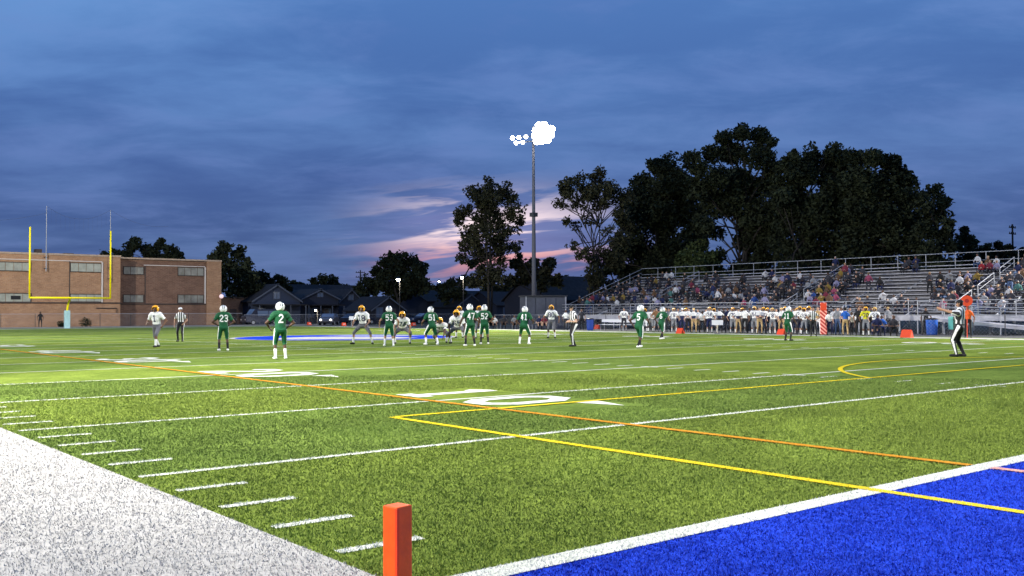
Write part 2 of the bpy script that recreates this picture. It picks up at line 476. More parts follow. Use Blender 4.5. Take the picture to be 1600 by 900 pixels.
# blades of the artificial turf near the camera
def band_light(y): return (np.floor(y/(5*YD)).astype(int) % 2) == 0
def turf_blades(n=640000):
    th = YAW + (rng.random(n)-.5)*R(66)
    rr = 2.6+21*rng.random(n)**1.55
    x = CAM.x+rr*np.cos(th); y = CAM.y+rr*np.sin(th)
    col = np.empty((n, 3)); f = rng.random(n)[:, None]
    lo, hi = np.array(GREEN_LO), np.array(GREEN_HI)*1.2
    # clumps of lighter, drier fibre
    wear = np.clip(.5+.9*(np.sin(x*.9+np.sin(y*.7+1)*2.1)*np.sin(y*1.1+np.sin(x*.6)*1.7)), .82, 1.05)[:, None]
    cl_ = (np.sin(x*1.9+np.sin(y*1.3)*1.7)+np.sin(y*2.3+np.sin(x*.9)*2))*.25+.5
    f2 = np.clip(f*.62+cl_[:, None]*.22+.16, 0, 1)
    col[:] = lo+(hi-lo)*f2
    col *= wear
    bl = band_light(y)
    col *= np.where(bl[:, None], np.array([1.08, 1.03, .94]), np.array([.90, .92, .97]))
    jx = (rng.random(n)-.5)*.018; jy = (rng.random(n)-.5)*.018
    X, Y = x+jx, y+jy
    def paint(mask, a, b):
        col[mask] = (np.array(a)+(np.array(b)-np.array(a))*f[mask])
    wl = ((.46, .48, .40), (.82, .83, .77))
    yr = Y/(5*YD); dist = np.abs(yr-np.round(yr))*5*YD
    paint((dist < .05) & (X > .1) & (Y > 1), *wl)
    y1 = Y/YD; d1 = np.abs(y1-np.round(y1))*YD
    paint((d1 < .05) & (X > .11) & (X < .73) & (Y > .3), *wl)
    onum = (X > 6.6) & (X < 8.7) & (Y > 6.3) & (Y < 11)
    paint((np.abs(Y-7.37) < .06) & (X > 4.5), (.50, .41, .02), (.76, .62, .04))
    paint((np.abs(X-4.56) < .06) & (Y < 7.4) & (Y > 0), (.50, .41, .02), (.76, .62, .04))
    paint((np.abs(X-6.43) < .06) & (Y > 0), (.42, .20, .02), (.66, .34, .04))
    paint(X < 0, (.34, .33, .31), (.60, .585, .55))
    blue = (Y < -.2) & (X > 0)
    paint(blue, (.003, .013, .18), (.03, .075, .62))
    paint(blue & (np.abs(X-4.56) < .06), (.6, .5, .4), (.85, .75, .6))
    paint(blue & (np.abs(X-6.43) < .06), (.55, .25, .22), (.8, .45, .4))
    paint((Y >= -.2) & (Y <= 0) & (X > 0), (.46, .46, .45), (.80, .80, .77))
    keep = (X > -3.7) & ~((X < 0) & (rng.random(n) < .45)) & ~onum & ~((X < 0) & (Y < -12))
    hgt = (.005+.010*rng.random(n))*(1+.015*rr); wd = (.0020+.0012*rr*.28)
    a = rng.random(n)*2*math.pi; lx = (rng.random(n)-.5)*.022; ly = (rng.random(n)-.5)*.022
    x, y, hgt, wd, a, lx, ly, col = [q[keep] for q in (x, y, hgt, wd, a, lx, ly, col)]
    n = len(x)
    V = np.empty((n, 3, 3))
    V[:, 0] = np.stack([x-np.cos(a)*wd, y-np.sin(a)*wd, np.full(n, .002)], 1)
    V[:, 1] = np.stack([x+np.cos(a)*wd, y+np.sin(a)*wd, np.full(n, .002)], 1)
    V[:, 2] = np.stack([x+lx, y+ly, .006+hgt], 1)
    me = bpy.data.meshes.new('turf_blades')
    me.vertices.add(n*3); me.loops.add(n*3); me.polygons.add(n)
    me.vertices.foreach_set('co', V.ravel().astype(np.float32))
    me.loops.foreach_set('vertex_index', np.arange(n*3, dtype=np.int32))
    me.polygons.foreach_set('loop_start', np.arange(0, n*3, 3, dtype=np.int32))
    at_ = me.attributes.new('fibre', 'FLOAT_COLOR', 'POINT')
    c4 = np.ones((n, 3, 4), np.float32); c4[:, :, :3] = col[:, None, :]
    at_.data.foreach_set('color', c4.ravel())
    me.update(calc_edges=True)
    m = bpy.data.materials.new('turf_fibre'); m.use_nodes = True
    t = NT(m.node_tree); b = m.node_tree.nodes['Principled BSDF']
    an = t.n('ShaderNodeAttribute'); an.attribute_name = 'fibre'
    t.l(an.outputs['Color'], b.inputs['Base Color'])
    b.inputs['Roughness'].default_value = 0.7; b.inputs['Specular IOR Level'].default_value = 0.1
    me.materials.append(m)
    o = link('turf_blades', me); tag(o, 'short artificial turf fibres standing on the near part of the field', 'turf', kind='stuff')
turf_blades()

# ------------------------------------------------------------------ brick school building
def brick_mat(name, c1_, c2_, mortar):
    m = bpy.data.materials.new(name); m.use_nodes = True
    t = NT(m.node_tree); b = m.node_tree.nodes['Principled BSDF']; b.inputs['Roughness'].default_value = .9
    pos = t.xyz(t.n('ShaderNodeNewGeometry').outputs['Position'])
    v = t.vec(t.m('ADD', pos[0], pos[1]), pos[2], 0.0)
    br = t.n('ShaderNodeTexBrick'); t.l(v, br.inputs['Vector'])
    br.inputs['Scale'].default_value = 1.0; br.inputs['Brick Width'].default_value = .44; br.inputs['Row Height'].default_value = .15
    br.inputs['Mortar Size'].default_value = .012; br.inputs['Color1'].default_value = (*c1_, 1); br.inputs['Color2'].default_value = (*c2_, 1)
    br.inputs['Mortar'].default_value = (*mortar, 1)
    n_ = t.noise(v, .7, 5, .65); n_2 = t.noise(v, 9, 3, .6)
    c = t.mix(t.m('MULTIPLY', t.rng(n_, .35, .7), .45), br.outputs['Color'], tuple(x*.55 for x in c1_)+(1,))
    c = t.mix(t.m('MULTIPLY', t.rng(n_2, .45, .7), .35), c, tuple(min(1, x*1.4) for x in c2_)+(1,))
    t.l(c, b.inputs['Base Color'])
    return m
M_br1 = brick_mat('tan_brick', (0.29, 0.150, 0.078), (0.38, 0.215, 0.115), (0.30, 0.24, 0.18))
M_br2 = brick_mat('brown_brick', (0.125, 0.060, 0.038), (0.185, 0.098, 0.062), (0.22, 0.17, 0.13))
M_glassb = mat('ribbed_window_glass', (0.30, 0.31, 0.26), 0.35, var=.15, vscale=1.5)
M_trim = mat('pale_metal_trim', (0.55, 0.50, 0.46), 0.6)
M_dtrim = mat('dark_seam', (0.06, 0.045, 0.04), 0.8)
def school():
    Y1, Y2 = 118.0, 120.5
    def x1(px): return on_y(px, 450, Y1).x
    def x2(px): return on_y(px, 450, Y2).x
    b1 = empty('school_building', (x1(100), Y1, 0))
    tag(b1, 'long tan brick school block behind the yellow goalpost', 'building')
    ztop = on_y(0, 396, Y1).z; xr = x1(188)
    q = MB(); q.box(-24, xr, Y1, Y1+30, -.02, ztop)
    o = q.obj('wall', M_br1, b1); o.matrix_parent_inverse = Matrix.Translation(-b1.location)
    def part(name, mb, m, par=b1):
        o = mb.obj(name, m, par); o.matrix_parent_inverse = Matrix.Translation(-par.location) if par.parent is None else Matrix(); return o
    part('coping', MB().box(-24.1, xr+.06, Y1-.09, Y1+30, ztop, ztop+.22), mat('stone_coping', (.36, .27, .2), .8, var=.15), b1)
    part('roof_vent', MB().box(x1(122), x1(137), Y1+6, Y1+8, ztop+.22, ztop+.65), M_dtrim)
    part('roof_vent', MB().box(x1(69), x1(79), Y1+4, Y1+5, ztop+.22, ztop+.9), M_dtrim)
    def win(a, b, t_, bt, Yw, xf, par, louvre=False, pm=None):
        z1, z0 = on_y(a, t_, Yw).z, on_y(a, bt, Yw).z; xa, xb = xf(a), xf(b)
        fr = MB()
        fr.box(xa-.06, xb+.06, Yw-.10, Yw-.005, z0-.08, z0); fr.box(xa-.06, xb+.06, Yw-.10, Yw-.005, z1, z1+.08)
        fr.box(xa-.06, xa, Yw-.095, Yw-.005, z0, z1); fr.box(xb, xb+.06, Yw-.095, Yw-.005, z0, z1)
        f = part('window', fr, M_dtrim, par)
        n = max(2, round((xb-xa)/.9))
        for i in range(n):
            p0, p1 = xa+(xb-xa)*i/n+.03, xa+(xb-xa)*(i+1)/n-.03
            o = MB().box(p0, p1, Yw-.05, Yw-.006, z0+.01, z1-.01).obj('pane', pm or M_glassb, f)
        if louvre:
            MB().box(xf(17), xf(32), Yw-.09, Yw-.052, z0+.25, z1-.25).obj('louvre', M_black, f)
    win(-60, 47, 408, 421, Y1, x1, b1); win(110, 158, 411, 424, Y1, x1, b1)
    win(-60, 48, 458, 471, Y1, x1, b1, True); win(110, 159, 460, 471, Y1, x1, b1)
    zb = on_y(100, 473, Y1).z
    part('ledge', MB().box(-24, xr+.05, Y1-.12, Y1-.004, zb-.08, zb+.06), M_dtrim)
    zt = on_y(100, 408, Y1).z
    part('bay_trim', MB().box(-24, x1(159), Y1-.09, Y1-.004, zt, zt+.09), M_trim)
    part('downspout', MB().box(x1(158), x1(160.2), Y1-.15, Y1-.004, zb+.07, zt-.01), M_trim)
    part('seam', MB().box(x1(108), x1(109.2), Y1-.05, Y1-.003, zb+.07, zt-.01), M_dtrim)
    c = MB(); xc = x1(182); zz = on_y(182, 475, Y1).z
    c.tube([(x1(150), Y1-.16, zz-.5), (xc, Y1-.16, zz-.5), (xc, Y1-.16, 1.6)], .05)
    part('conduit', c, M_dtrim)
    b2 = empty('school_building', (x2(270), Y2, 0))
    tag(b2, 'lower dark brown brick school wing right of the tan block', 'building')
    z2 = on_y(300, 408, Y2).z; xa, xb = xr+.02, x2(344)
    part('wall', MB().box(xa, xb, Y2, Y2+26, -.02, z2), M_br2, b2)
    part('pier', MB().box(x2(322), xb+.05, Y2-.25, Y2-.004, -.02, z2+.02), M_br1, b2)
    part('coping', MB().box(xa, xb+.1, Y2-.32, Y2+26, z2+.021, z2+.22), mat('stone_coping', (.3, .2, .15), .8), b2)
    for a, b, t_, bt in ((193, 224, 417, 428), (278, 318, 418, 430), (193, 224, 461, 472), (278, 318, 461, 473)):
        win(a, b, t_, bt, Y2, x2, b2, False, mat('dusty_window_glass', (.17, .17, .15), .4, var=.35, vscale=.8))
    zb2 = on_y(270, 475, Y2).z; zt2 = on_y(270, 416, Y2).z
    part('ledge', MB().box(xa, x2(321), Y2-.12, Y2-.004, zb2-.08, zb2+.06), M_dtrim, b2)
    part('bay_trim', MB().box(x2(224), x2(320), Y2-.09, Y2-.004, zt2, zt2+.09), M_trim, b2)
    part('downspout', MB().box(x2(319), x2(321), Y2-.15, Y2-.004, zb2+.07, zt2-.01), M_trim, b2)
    part('seam', MB().box(x2(226), x2(227.3), Y2-.05, Y2-.003, zb2+.07, zt2-.01), M_dtrim, b2)
    # low annex in the dark
    b3 = empty('brick_annex', (x2(372), Y2+3, 0)); tag(b3, 'low brown brick annex in shade right of the school wing', 'building')
    Y3 = Y2+6
    xa3, xb3 = on_y(346, 480, Y3).x, on_y(392, 480, Y3).x; z3 = on_y(370, 466, Y3).z
    part('wall', MB().box(xa3, xb3, Y3, Y3+8, -.02, z3), M_br2, b3)
    part('roof', MB().box(xa3-.1, xb3+.1, Y3-.1, Y3+8.1, z3+.002, z3+.2), M_dtrim, b3)
    part('door', MB().box(xa3+1.2, xa3+2.2, Y3-.05, Y3-.003, 0, 2.1), M_dtrim, b3)
    # wall globe lamp on the corner
    l = empty('wall_lamp', on_y(346, 463, Y2-.8)); tag(l, 'round white wall lamp glowing on the corner of the brown brick wing', 'lamp')
    MB().ball((0, 0, 0), .28, n=14, m=10).obj('globe', M_globe, l, True)
    MB().tube([(0, .2, 0), (0, .55, .1)], .05).obj('bracket', M_steel_d, l)
    MB().tube([(.0, 0, .26), (0, 0, 1.9)], .03).obj('stem', M_steel_d, l)
    # tall net masts fixed to the wall, with a slack cable
    tops = []
    for px, ty, by, Yy in ((72, 322, 424, Y1-.35), (172, 328, 440, Y1-.35)):
        P0, P1 = on_y(px, by, Yy), on_y(px, ty, Yy); P1.x = P0.x
        m = empty('net_mast', P0); lab = 'thin tall net mast on the school wall, ' + ('right of the left goalpost upright' if px < 100 else 'touching the right goalpost upright')
        tag(m, lab, 'mast', 'net masts on the school wall')
        h = P1.z-P0.z
        MB().tube([(0, 0, 0), (0, 0, h*.75), (0, 0, h)], [.055, .045, .03], 8).obj('pole', M_galv, m)
        MB().box(-.15, .15, .02, .33, .3, .4).obj('bracket', M_steel_d, m)
        MB().box(-.15, .15, .02, .33, 1.6, 1.7).obj('bracket', M_steel_d, m)
        tops.append(P1)
    c = MB()
    def sag(A, B, s, n=14):
        return [A.lerp(B, i/n)-Vector((0, 0, 4*s*(i/n)*(1-i/n))) for i in range(n+1)]
    c.tube(sag(tops[0], tops[1], 1.3), .012, 4); c.tube(sag(tops[0]-Vector((0, 0, .8)), Vector((tops[0].x-11, tops[0].y, tops[0].z-2)), .6), .012, 4)
    c.tube(sag(tops[1], Vector((tops[1].x+7, tops[1].y, tops[1].z-1.6)), .7), .012, 4)
    for i in range(1, 14):
        P = tops[0].lerp(tops[1], i/14)-Vector((0, 0, 4*1.3*(i/14)*(1-i/14)))
        c.tube([P, P-Vector((0, 0, 1.6))], .005, 3)
    tag(c.obj('net_cable', M_steel_d), 'slack net cable strung between the thin masts above the school roof', 'cable')
school()

# ------------------------------------------------------------------ goalpost
def goalpost():
    gp = empty('goalpost', (26.667*YD+.62, 110*YD, 0)); tag(gp, 'yellow football goalpost with a padded pale teal gooseneck base', 'goalpost')
    hw, cz = 3.86, 3.12
    p = [(0, 1.3, 0), (0, 1.3, 1.2), (0, 1.25, 1.9), (0, .95, 2.55), (0, .35, 2.98), (0, 0, cz)]
    MB().tube(p, .10, 12).obj('gooseneck', M_yel_p, gp, True)
    MB().tube([(-hw, 0, cz), (hw, 0, cz)], .095, 10).obj('crossbar', M_yel_p, gp, True)
    for s in (-1, 1):
        MB().tube([(s*hw, 0, cz-.07), (s*hw, 0, cz+7.0)], .085, 10).obj('upright', M_yel_p, gp, True)
    pad = MB().box(-.26, .26, 1.05, 1.57, 0, 1.85).obj('base_pad', M_teal_pad, gp); bevel(pad, .08, 3)
goalpost()

# ------------------------------------------------------------------ fences
def fence(name, A, B, h, label, spacing=3.0, wires=True, mid=False):
    A, B = Vector(A), Vector(B); L = (B-A).length; d = (B-A)/L
    f = empty(name, A); tag(f, label, 'fence')
    n = max(1, round(L/spacing)); r0 = .03
    pm = MB().tube([(0, 0, 0), (0, 0, h+.05)], r0, 6).mesh('post', M_steel_d)
    for i in range(n+1): link('post', pm, f, d*(L*i/n))
    MB().tube([(0, 0, h), d*L+Vector((0, 0, h))], .022, 6).obj('top_rail', M_galv, f)
    if mid: MB().tube([(0, 0, h*.5), d*L+Vector((0, 0, h*.5))], .018, 6).obj('mid_rail', M_galv, f)
    if wires:
        m = MB(); st = .22; k = int(L/st); nr = Vector((d.y, -d.x, 0))*.002
        for i in range(k):
            for s in (0, 1):
                a = d*(i*st+(0 if s else h)); b = d*(i*st+(h if s else 0))
                if i*st+h > L: continue
                P0, P1 = a+Vector((0, 0, .03))+nr*(1 if s else -1), b+Vector((0, 0, h-.02))+nr*(1 if s else -1)
                m.quad(P0-d*.004, P0+d*.004, P1+d*.004, P1-d*.004)
        o = m.obj('chain_link', M_galv, f); o['kind'] = 'stuff'
    return f
fence('chain_link_fence', (-10, 113.5, 0), (49, 113.5, 0), 1.5, 'grey chain link fence in front of the brick school', 3.4)
fence('chain_link_fence', (49.2, 113.5, 0), (100, 113.5, 0), 1.3, 'dark chain link fence between the field and the houses', 3.2)
fence('chain_link_fence', (55.6, 70, 0), (55.6, 14, 0), 1.25, 'low chain link fence between the team area and the bleachers', 2.6)

# ------------------------------------------------------------------ bleachers
BX, BZ, RUN, RISE, NR = 61.2, 1.15, .76, .285, 13
BY0, BY1 = 18.0, 65.2
AISLES = [on_x(px, 470, 61.5).y for px in (996, 1222, 1496)]
def row_x(i): return BX+RUN*i
def row_z(i): return BZ+RISE*i
BLE = empty('bleachers', (BX, (BY0+BY1)/2, 0))
tag(BLE, 'long aluminium spectator bleachers with railings behind the far sideline', 'bleachers')
_bi = Matrix.Translation(-BLE.location)
def bpart(name, mb, m, smooth=False):
    o = mb.obj(name, m, BLE, smooth); o.matrix_parent_inverse = _bi; return o
edges = [BY0]+[v for a in sorted(AISLES) for v in (a-.65, a+.65)]+[BY1]
secs = [(edges[i], edges[i+1]) for i in range(0, len(edges), 2)]
for i in range(NR):
    for y0, y1 in secs:
        bpart('seat_plank', MB().box(row_x(i)+.30, row_x(i)+.56, y0, y1, row_z(i)+.40, row_z(i)+.45), M_alu)
    bpart('foot_plank', MB().box(row_x(i)-.18, row_x(i)+.29, BY0, BY1, row_z(i)-.05, row_z(i)), mat('worn_foot_plank', (.20, .20, .22), .8, var=.3))  # darker than the seats: shade between the rows is in the colour
    bpart('riser', MB().box(row_x(i)+.585, row_x(i)+.60, BY0, BY1, row_z(i)-.02, row_z(i)+RISE-.055), mat('shade_dark_riser', (.035, .035, .04), .8))  # near-black strip painted as the shaded gap below each seat
bpart('walkway', MB().box(BX-1.45, BX-.19, BY0, BY1, BZ-.06, BZ-.005), M_alu)
bpart('fascia', MB().box(BX-1.49, BX-1.455, BY0, BY1, BZ-.30, BZ+.05), M_alu)
fr = MB()
y = BY0+.4
posts = []
while y < BY1:
    for xx in (BX-1.3, BX+2.2, BX+5.6, BX+9.2):
        zt = BZ-.08 if xx < BX else row_z((xx-BX)/RUN)-.12
        bpart('support_post', MB().box(xx-.05, xx+.05, y-.05, y+.05, 0, zt), M_galv)
    bpart('stringer', MB().obox(((BX-1.3+BX+9.7)/2, y, (BZ-.2+row_z(NR)-.35)/2-.02), ((11.0)/2, 0, (row_z(NR)-BZ)/2-.05), (0, .03, 0), (0, 0, .08)), M_galv)
    bpart('brace', MB().tube([(BX-1.3, y+.08, .1), (BX+2.2, y+.08, 1.6)], .03, 5), M_galv)
    y += 3.05
def rail_run(pts, posts_at, h=1.05, mids=(.5,), r=.028):
    """top rail, mid rails and posts over a foot line"""
    P = [Vector(p) for p in pts]
    bpart('top_rail', MB().tube([p+Vector((0, 0, h)) for p in P], r, 6), M_galv)
    for m_ in mids: bpart('mid_rail', MB().tube([p+Vector((0, 0, h*m_)) for p in P], r*.8, 6), M_galv)
    for q in posts_at: bpart('rail_post', MB().tube([Vector(q), Vector(q)+Vector((0, 0, h))], r, 6), M_galv)
ys = np.arange(BY0+.1, BY1, 2.36)
rail_run([(BX-1.42, BY0, BZ), (BX-1.42, BY1, BZ)], [(BX-1.42, v, BZ) for v in ys], mids=(.52, .28, .76))
XB = row_x(NR)+.05
rail_run([(XB, BY0, row_z(NR-1)), (XB, BY1, row_z(NR-1))], [(XB, v, row_z(NR-1)) for v in ys], h=1.38, mids=(.55, .3))
rail_run([(BX-1.42, BY1, BZ), (BX-.2, BY1, BZ), (XB, BY1, row_z(NR-1)+.2)], [(BX+k*1.7-.3, BY1, BZ+max(0, k*1.7-.1)*RISE/RUN) for k in range(6)], h=1.12, mids=(.66, .33))
# aisle steps and centre handrails
for ay in AISLES:
    for i in range(NR-1):
        bpart('aisle_step', MB().box(row_x(i)+.30, row_x(i)+.57, ay-.6, ay+.6, row_z(i)+.08, row_z(i)+.142), M_alu)
    for a, b in ((0, 3), (4.2, 7.4), (8.6, 11.6)):
        rail_run([(row_x(a), ay, row_z(a)), (row_x(b), ay, row_z(b))], [(row_x(a), ay, row_z(a)), (row_x(b), ay, row_z(b))], h=.92, mids=(.6,), r=.03)
# ramp down toward the right end
rA, rB = 28.4, 19.5
ramp = MB(); zA, zB = BZ, .35
xa, xb = BX-3.0, BX-1.52
ramp.add([(xa, rA, zA), (xb, rA, zA), (xb, rB, zB), (xa, rB, zB), (xa, rA, zA-.22), (xb, rA, zA-.22), (xb, rB, zB-.22), (xa, rB, zB-.22)],
         [(0, 3, 2, 1), (4, 5, 6, 7), (0, 1, 5, 4), (2, 3, 7, 6), (0, 4, 7, 3), (1, 2, 6, 5)])
bpart('ramp', ramp, M_alu)
rp = [(xa+.02, rA+(rB-rA)*t_, zA+(zB-zA)*t_) for t_ in (0, .2, .4, .6, .8, 1)]
rail_run([rp[0], rp[-1]], rp, h=1.0, mids=(.5, .8))
for q in rp: bpart('support_post', MB().box(q[0]-.04, q[0]+.04, q[1]-.04, q[1]+.04, 0, q[2]-.225), M_galv)

# ------------------------------------------------------------------ light poles
def light_pole(x, y, aim, label, big=True):
    lp = empty('floodlight_pole', (x, y, 0)); tag(lp, label, 'light pole', 'floodlight poles round the field')
    MB().tube([(0, 0, 0), (0, 0, 6), (0, 0, 12), (0, 0, LAMP_Z+.5)], [.27, .22, .17, .12], 14).obj('pole', mat('weathered_pole_steel', (.12, .12, .14), .7), lp, True)
    MB().tube([(0, 0, 0), (0, 0, .35)], .48, 14).obj('footing', M_conc, lp)
    MB().box(-.30, .30, -.30, .30, 11.3, 11.7).obj('collar', M_steel_d, lp)
    MB().tube([(.36, .1, .2), (.36, .1, 4.6)], .05, 6).obj('conduit', M_galv, lp)
    bx = MB().box(-.24, .24, -.52, -.30, 1.2, 2.1).obj('control_box', M_galv, lp)
    d = (Vector((aim[0], aim[1], 0))-Vector((x, y, 0))).normalized(); s = Vector((-d.y, d.x, 0))
    down = (d*math.cos(R(28))-Vector((0, 0, math.sin(R(28)))))
    tl = Vector((0, 0, .07))
    up = Vector((0, 0, 1))
    rows = ((LAMP_Z-.52, (-1.75, -1.05, .40, .94, 1.48)), (LAMP_Z+.02, (-2.15, -1.45, -.72, .22, .76, 1.30, 1.84)), (LAMP_Z+.56, (.30, .84, 1.38, 1.9)), (LAMP_Z+1.05, (.62, 1.16)))
    for zz, js in rows:
        a_, b_ = min(js)-.2, max(js)+.2
        MB().tube([s*a_+up*zz+tl*a_, s*b_+up*zz+tl*b_], .06, 6).obj('crossarm', M_galv, lp)
        for j in js:
            big_ = j > .2; rr_ = .37 if big_ else .18  # right-hand heads enlarged and packed so their shape stands for lamp glare
            c = s*j+up*(zz-.04)+tl*j+d*.28
            h = MB().tube([c-down*.30, c-down*.1, c+down*.12], [.10, rr_*.9, rr_+.02], 14, caps=True).obj('lamp_head', M_galv, lp, True)
            MB().tube([c+down*.125, c+down*.14], rr_, 14).obj('lens', M_lens, h)
            MB().tube([s*j+up*zz+tl*j, c-down*.2], .04, 5).obj('yoke', M_steel_d, h)
    MB().tube([up*(LAMP_Z-.9), up*(LAMP_Z+1.0)], .09, 8).obj('mast_top', M_galv, lp)
    return lp
light_pole(*POLES[0], (8, 20), 'tall floodlight pole with its lamps lit between the two tall airy trees')
for k in (1, 2, 3):
    light_pole(*POLES[k], (24, 45), ('tall floodlight pole at the far end of the near sideline', 'tall floodlight pole behind the near sideline', 'tall floodlight pole beyond the right end of the bleachers')[k-1])

# ------------------------------------------------------------------ trees
def blob_leaves(mb, c, r, n, size, sq=.85):
    c = Vector(c)
    for _ in range(n):
        while True:
            p = Vector((random.uniform(-1, 1), random.uniform(-1, 1), random.uniform(-1, 1)))
            if .1 < p.length < 1: break
        rad = (.45+.62*random.random()**.7)*(1.28 if random.random() < .10 else 1)
        p = p.normalized()*rad
        q = c+Vector((p.x*r, p.y*r, p.z*r*sq))
        s = size*random.uniform(.55, 1.35)
        a = Vector((random.gauss(0, 1), random.gauss(0, 1), random.gauss(0, .7))).normalized()
        b = a.orthogonal().normalized(); b = (b*math.cos(random.random()*6)+a.cross(b)*math.sin(random.random()*6)).normalized()
        mb.add([q-a*s, q+b*s*.55-a*s*.1, q+a*s, q-b*s*.5+a*s*.15], [(0, 1, 2), (0, 2, 3)])
def tree(label, depth, trunk_px, base_px, lobes, leaf=0, dens=1.0, name='leafy_tree', cat='tree', size=.22, group=None, stems=1, sub=3, full=False):
    if trunk_px > 960: depth = max(depth, (depth*.35+50-CAM.x)/ray(trunk_px, 450).x)
    base = at(trunk_px, base_px, depth); base.z = 0
    t = empty(name, base); tag(t, label, cat, group)
    cr, br = MB(), MB()
    ppm = FPX/depth
    pts = []
    for lb in lobes:
        px, py, rp = lb[:3]; sp = lb[3] if len(lb) > 3 else 1.0
        r = rp/ppm
        P = at(px, py, depth+random.uniform(-.5, .5)*max(3, r))-base
        pts.append((P, r))
        sz = size*(depth/100)**.5
        n = int(24*dens*sp*(r/sz)**2*(.62 if full else .42))+12
        if full: blob_leaves(cr, P, r*.8, int(n*.5), sz)
        # each lobe is split in leaf clumps with gaps between
        for _ in range(max(3, int(sub*2.4))):
            v = Vector((random.gauss(0, 1), random.gauss(0, 1), random.gauss(0, 1))).normalized()*r*random.uniform(.35, .85)
            blob_leaves(cr, P+v, r*(random.uniform(.42, .66) if full else random.uniform(.32, .55)), int(n/(sub*2.4)), sz)
    pts.sort(key=lambda q: q[0].z)
    top = pts[-1][0]; H = top.z
    fork = Vector((0, 0, max(1.5, min(H*.35, pts[0][0].z))))
    tr = (.018*H+.12)*(.6 if stems > 1 else 1)
    for k in range(stems):
        off = Vector((random.uniform(-1, 1), random.uniform(-1, 1), 0))*(0 if stems == 1 else .9)
        tip = pts[-1-k*2 if k*2 < len(pts) else -1][0]
        mid = fork+off+(tip-fork)*.45+Vector((random.uniform(-.5, .5), random.uniform(-.5, .5), 0))
        br.tube([off*.5+Vector((0, 0, -.1)), off+fork, mid, tip], [tr/stems**.5, tr*.8/stems**.5, tr*.45/stems**.5, .04], 7)
        for P, r in pts:
            if random.random() < 1.0/stems+.15:
                f_ = random.uniform(.2, .9)
                A = (off+fork).lerp(mid, f_) if P.z < H*.75 else mid.lerp(tip, f_*.5)
                M_ = A.lerp(P, .5)+Vector((random.uniform(-.3, .3), random.uniform(-.3, .3), r*.15))
                br.tube([A, M_, P], [tr*.3, tr*.18, .03], 5)
                for _ in range(2):
                    Q = P+Vector((random.uniform(-1, 1), random.uniform(-1, 1), random.uniform(-.4, 1)))*r*.7
                    br.tube([M_, Q], [tr*.1, .02], 4)
    br.obj('trunk', M_bark, t, True)
    cr.obj('crown', M_leaf[leaf], t)
    return t
tree('tall airy tree with hanging foliage just left of the floodlight pole', 112, 765, 500,
     [(765, 296, 20), (742, 304, 20), (790, 302, 22), (724, 330, 17), (803, 330, 19), (762, 328, 24), (735, 362, 20), (792, 362, 20), (762, 368, 22), (748, 398, 20), (776, 398, 20), (718, 344, 11), (813, 345, 10), (806, 385, 13), (722, 405, 12), (730, 385, 14), (764, 425, 22), (745, 435, 20), (785, 430, 20), (750, 345, 16), (775, 345, 18), (765, 320, 20), (748, 315, 14), (745, 380, 16), (782, 382, 16)],
     2, 1.15, size=.19, stems=3, sub=5)
tree('tall umbrella shaped tree with bare stems just right of the floodlight pole', 104, 928, 500,
     [(903, 288, 20), (930, 280, 20), (958, 296, 20), (978, 310, 16), (884, 296, 16), (874, 320, 11), (905, 318, 17, .7), (938, 312, 19, .7), (968, 335, 16), (900, 352, 10, .6), (922, 345, 10, .4), (950, 360, 12, .5), (884, 345, 10, .7), (972, 372, 16), (912, 400, 15), (940, 410, 20), (960, 398, 20), (925, 432, 20), (985, 350, 14), (895, 385, 10, .7), (890, 305, 14), (918, 300, 18), (945, 300, 18), (968, 318, 14), (930, 295, 14)],
     2, 1.1, size=.18, stems=4, sub=5)
tree('broad dark tree at the left end of the mass behind the bleachers', 96, 1030, 500,
     [(1003, 285, 17), (1036, 262, 22), (1012, 312, 30), (1055, 285, 26), (990, 345, 28), (1030, 350, 36), (1070, 330, 34), (972, 385, 24), (1005, 395, 30), (1050, 395, 34), (1085, 370, 28), (962, 410, 18), (1022, 258, 12), (985, 430, 22), (1012, 435, 26), (1045, 430, 28), (1078, 425, 26), (1000, 465, 26), (1050, 465, 28), (1080, 460, 20), (1030, 410, 26), (1060, 300, 26), (1040, 290, 26), (1075, 290, 20), (995, 315, 22), (1022, 330, 28)], 0, 1.15, full=True)
tree('tallest tree of the dark mass behind the bleachers', 92, 1160, 500,
     [(1160, 208, 18), (1132, 214, 16), (1188, 212, 17), (1204, 222, 11), (1112, 238, 18), (1145, 240, 26), (1180, 246, 28), (1086, 258, 20), (1206, 262, 18), (1075, 245, 10), (1110, 278, 28), (1150, 285, 32), (1192, 290, 30), (1120, 322, 27), (1165, 330, 34), (1200, 335, 30), (1098, 352, 20), (1120, 362, 13, .7), (1172, 378, 30), (1205, 385, 30), (1180, 410, 26), (1110, 420, 24), (1150, 430, 28), (1195, 430, 28), (1125, 400, 14), (1215, 440, 26), (1160, 460, 28), (1205, 465, 26), (1140, 310, 28), (1180, 355, 28), (1218, 300, 20), (1222, 330, 24), (1215, 360, 24), (1095, 300, 20)], 0, 1.05, full=True)
tree('round crowned dark tree in the middle of the mass behind the bleachers', 90, 1270, 500,
     [(1238, 250, 16), (1268, 246, 18), (1300, 242, 18), (1250, 275, 28), (1295, 272, 32), (1228, 290, 24), (1240, 320, 34), (1290, 318, 38), (1320, 300, 28), (1245, 360, 30), (1295, 362, 34), (1260, 395, 30), (1320, 395, 30), (1240, 240, 8), (1235, 425, 26), (1280, 430, 30), (1325, 430, 28), (1255, 460, 28), (1310, 462, 28), (1270, 335, 34), (1318, 340, 30), (1225, 395, 24), (1224, 262, 12), (1220, 310, 20), (1318, 270, 24), (1318, 250, 16)], 0, 1.1, full=True)
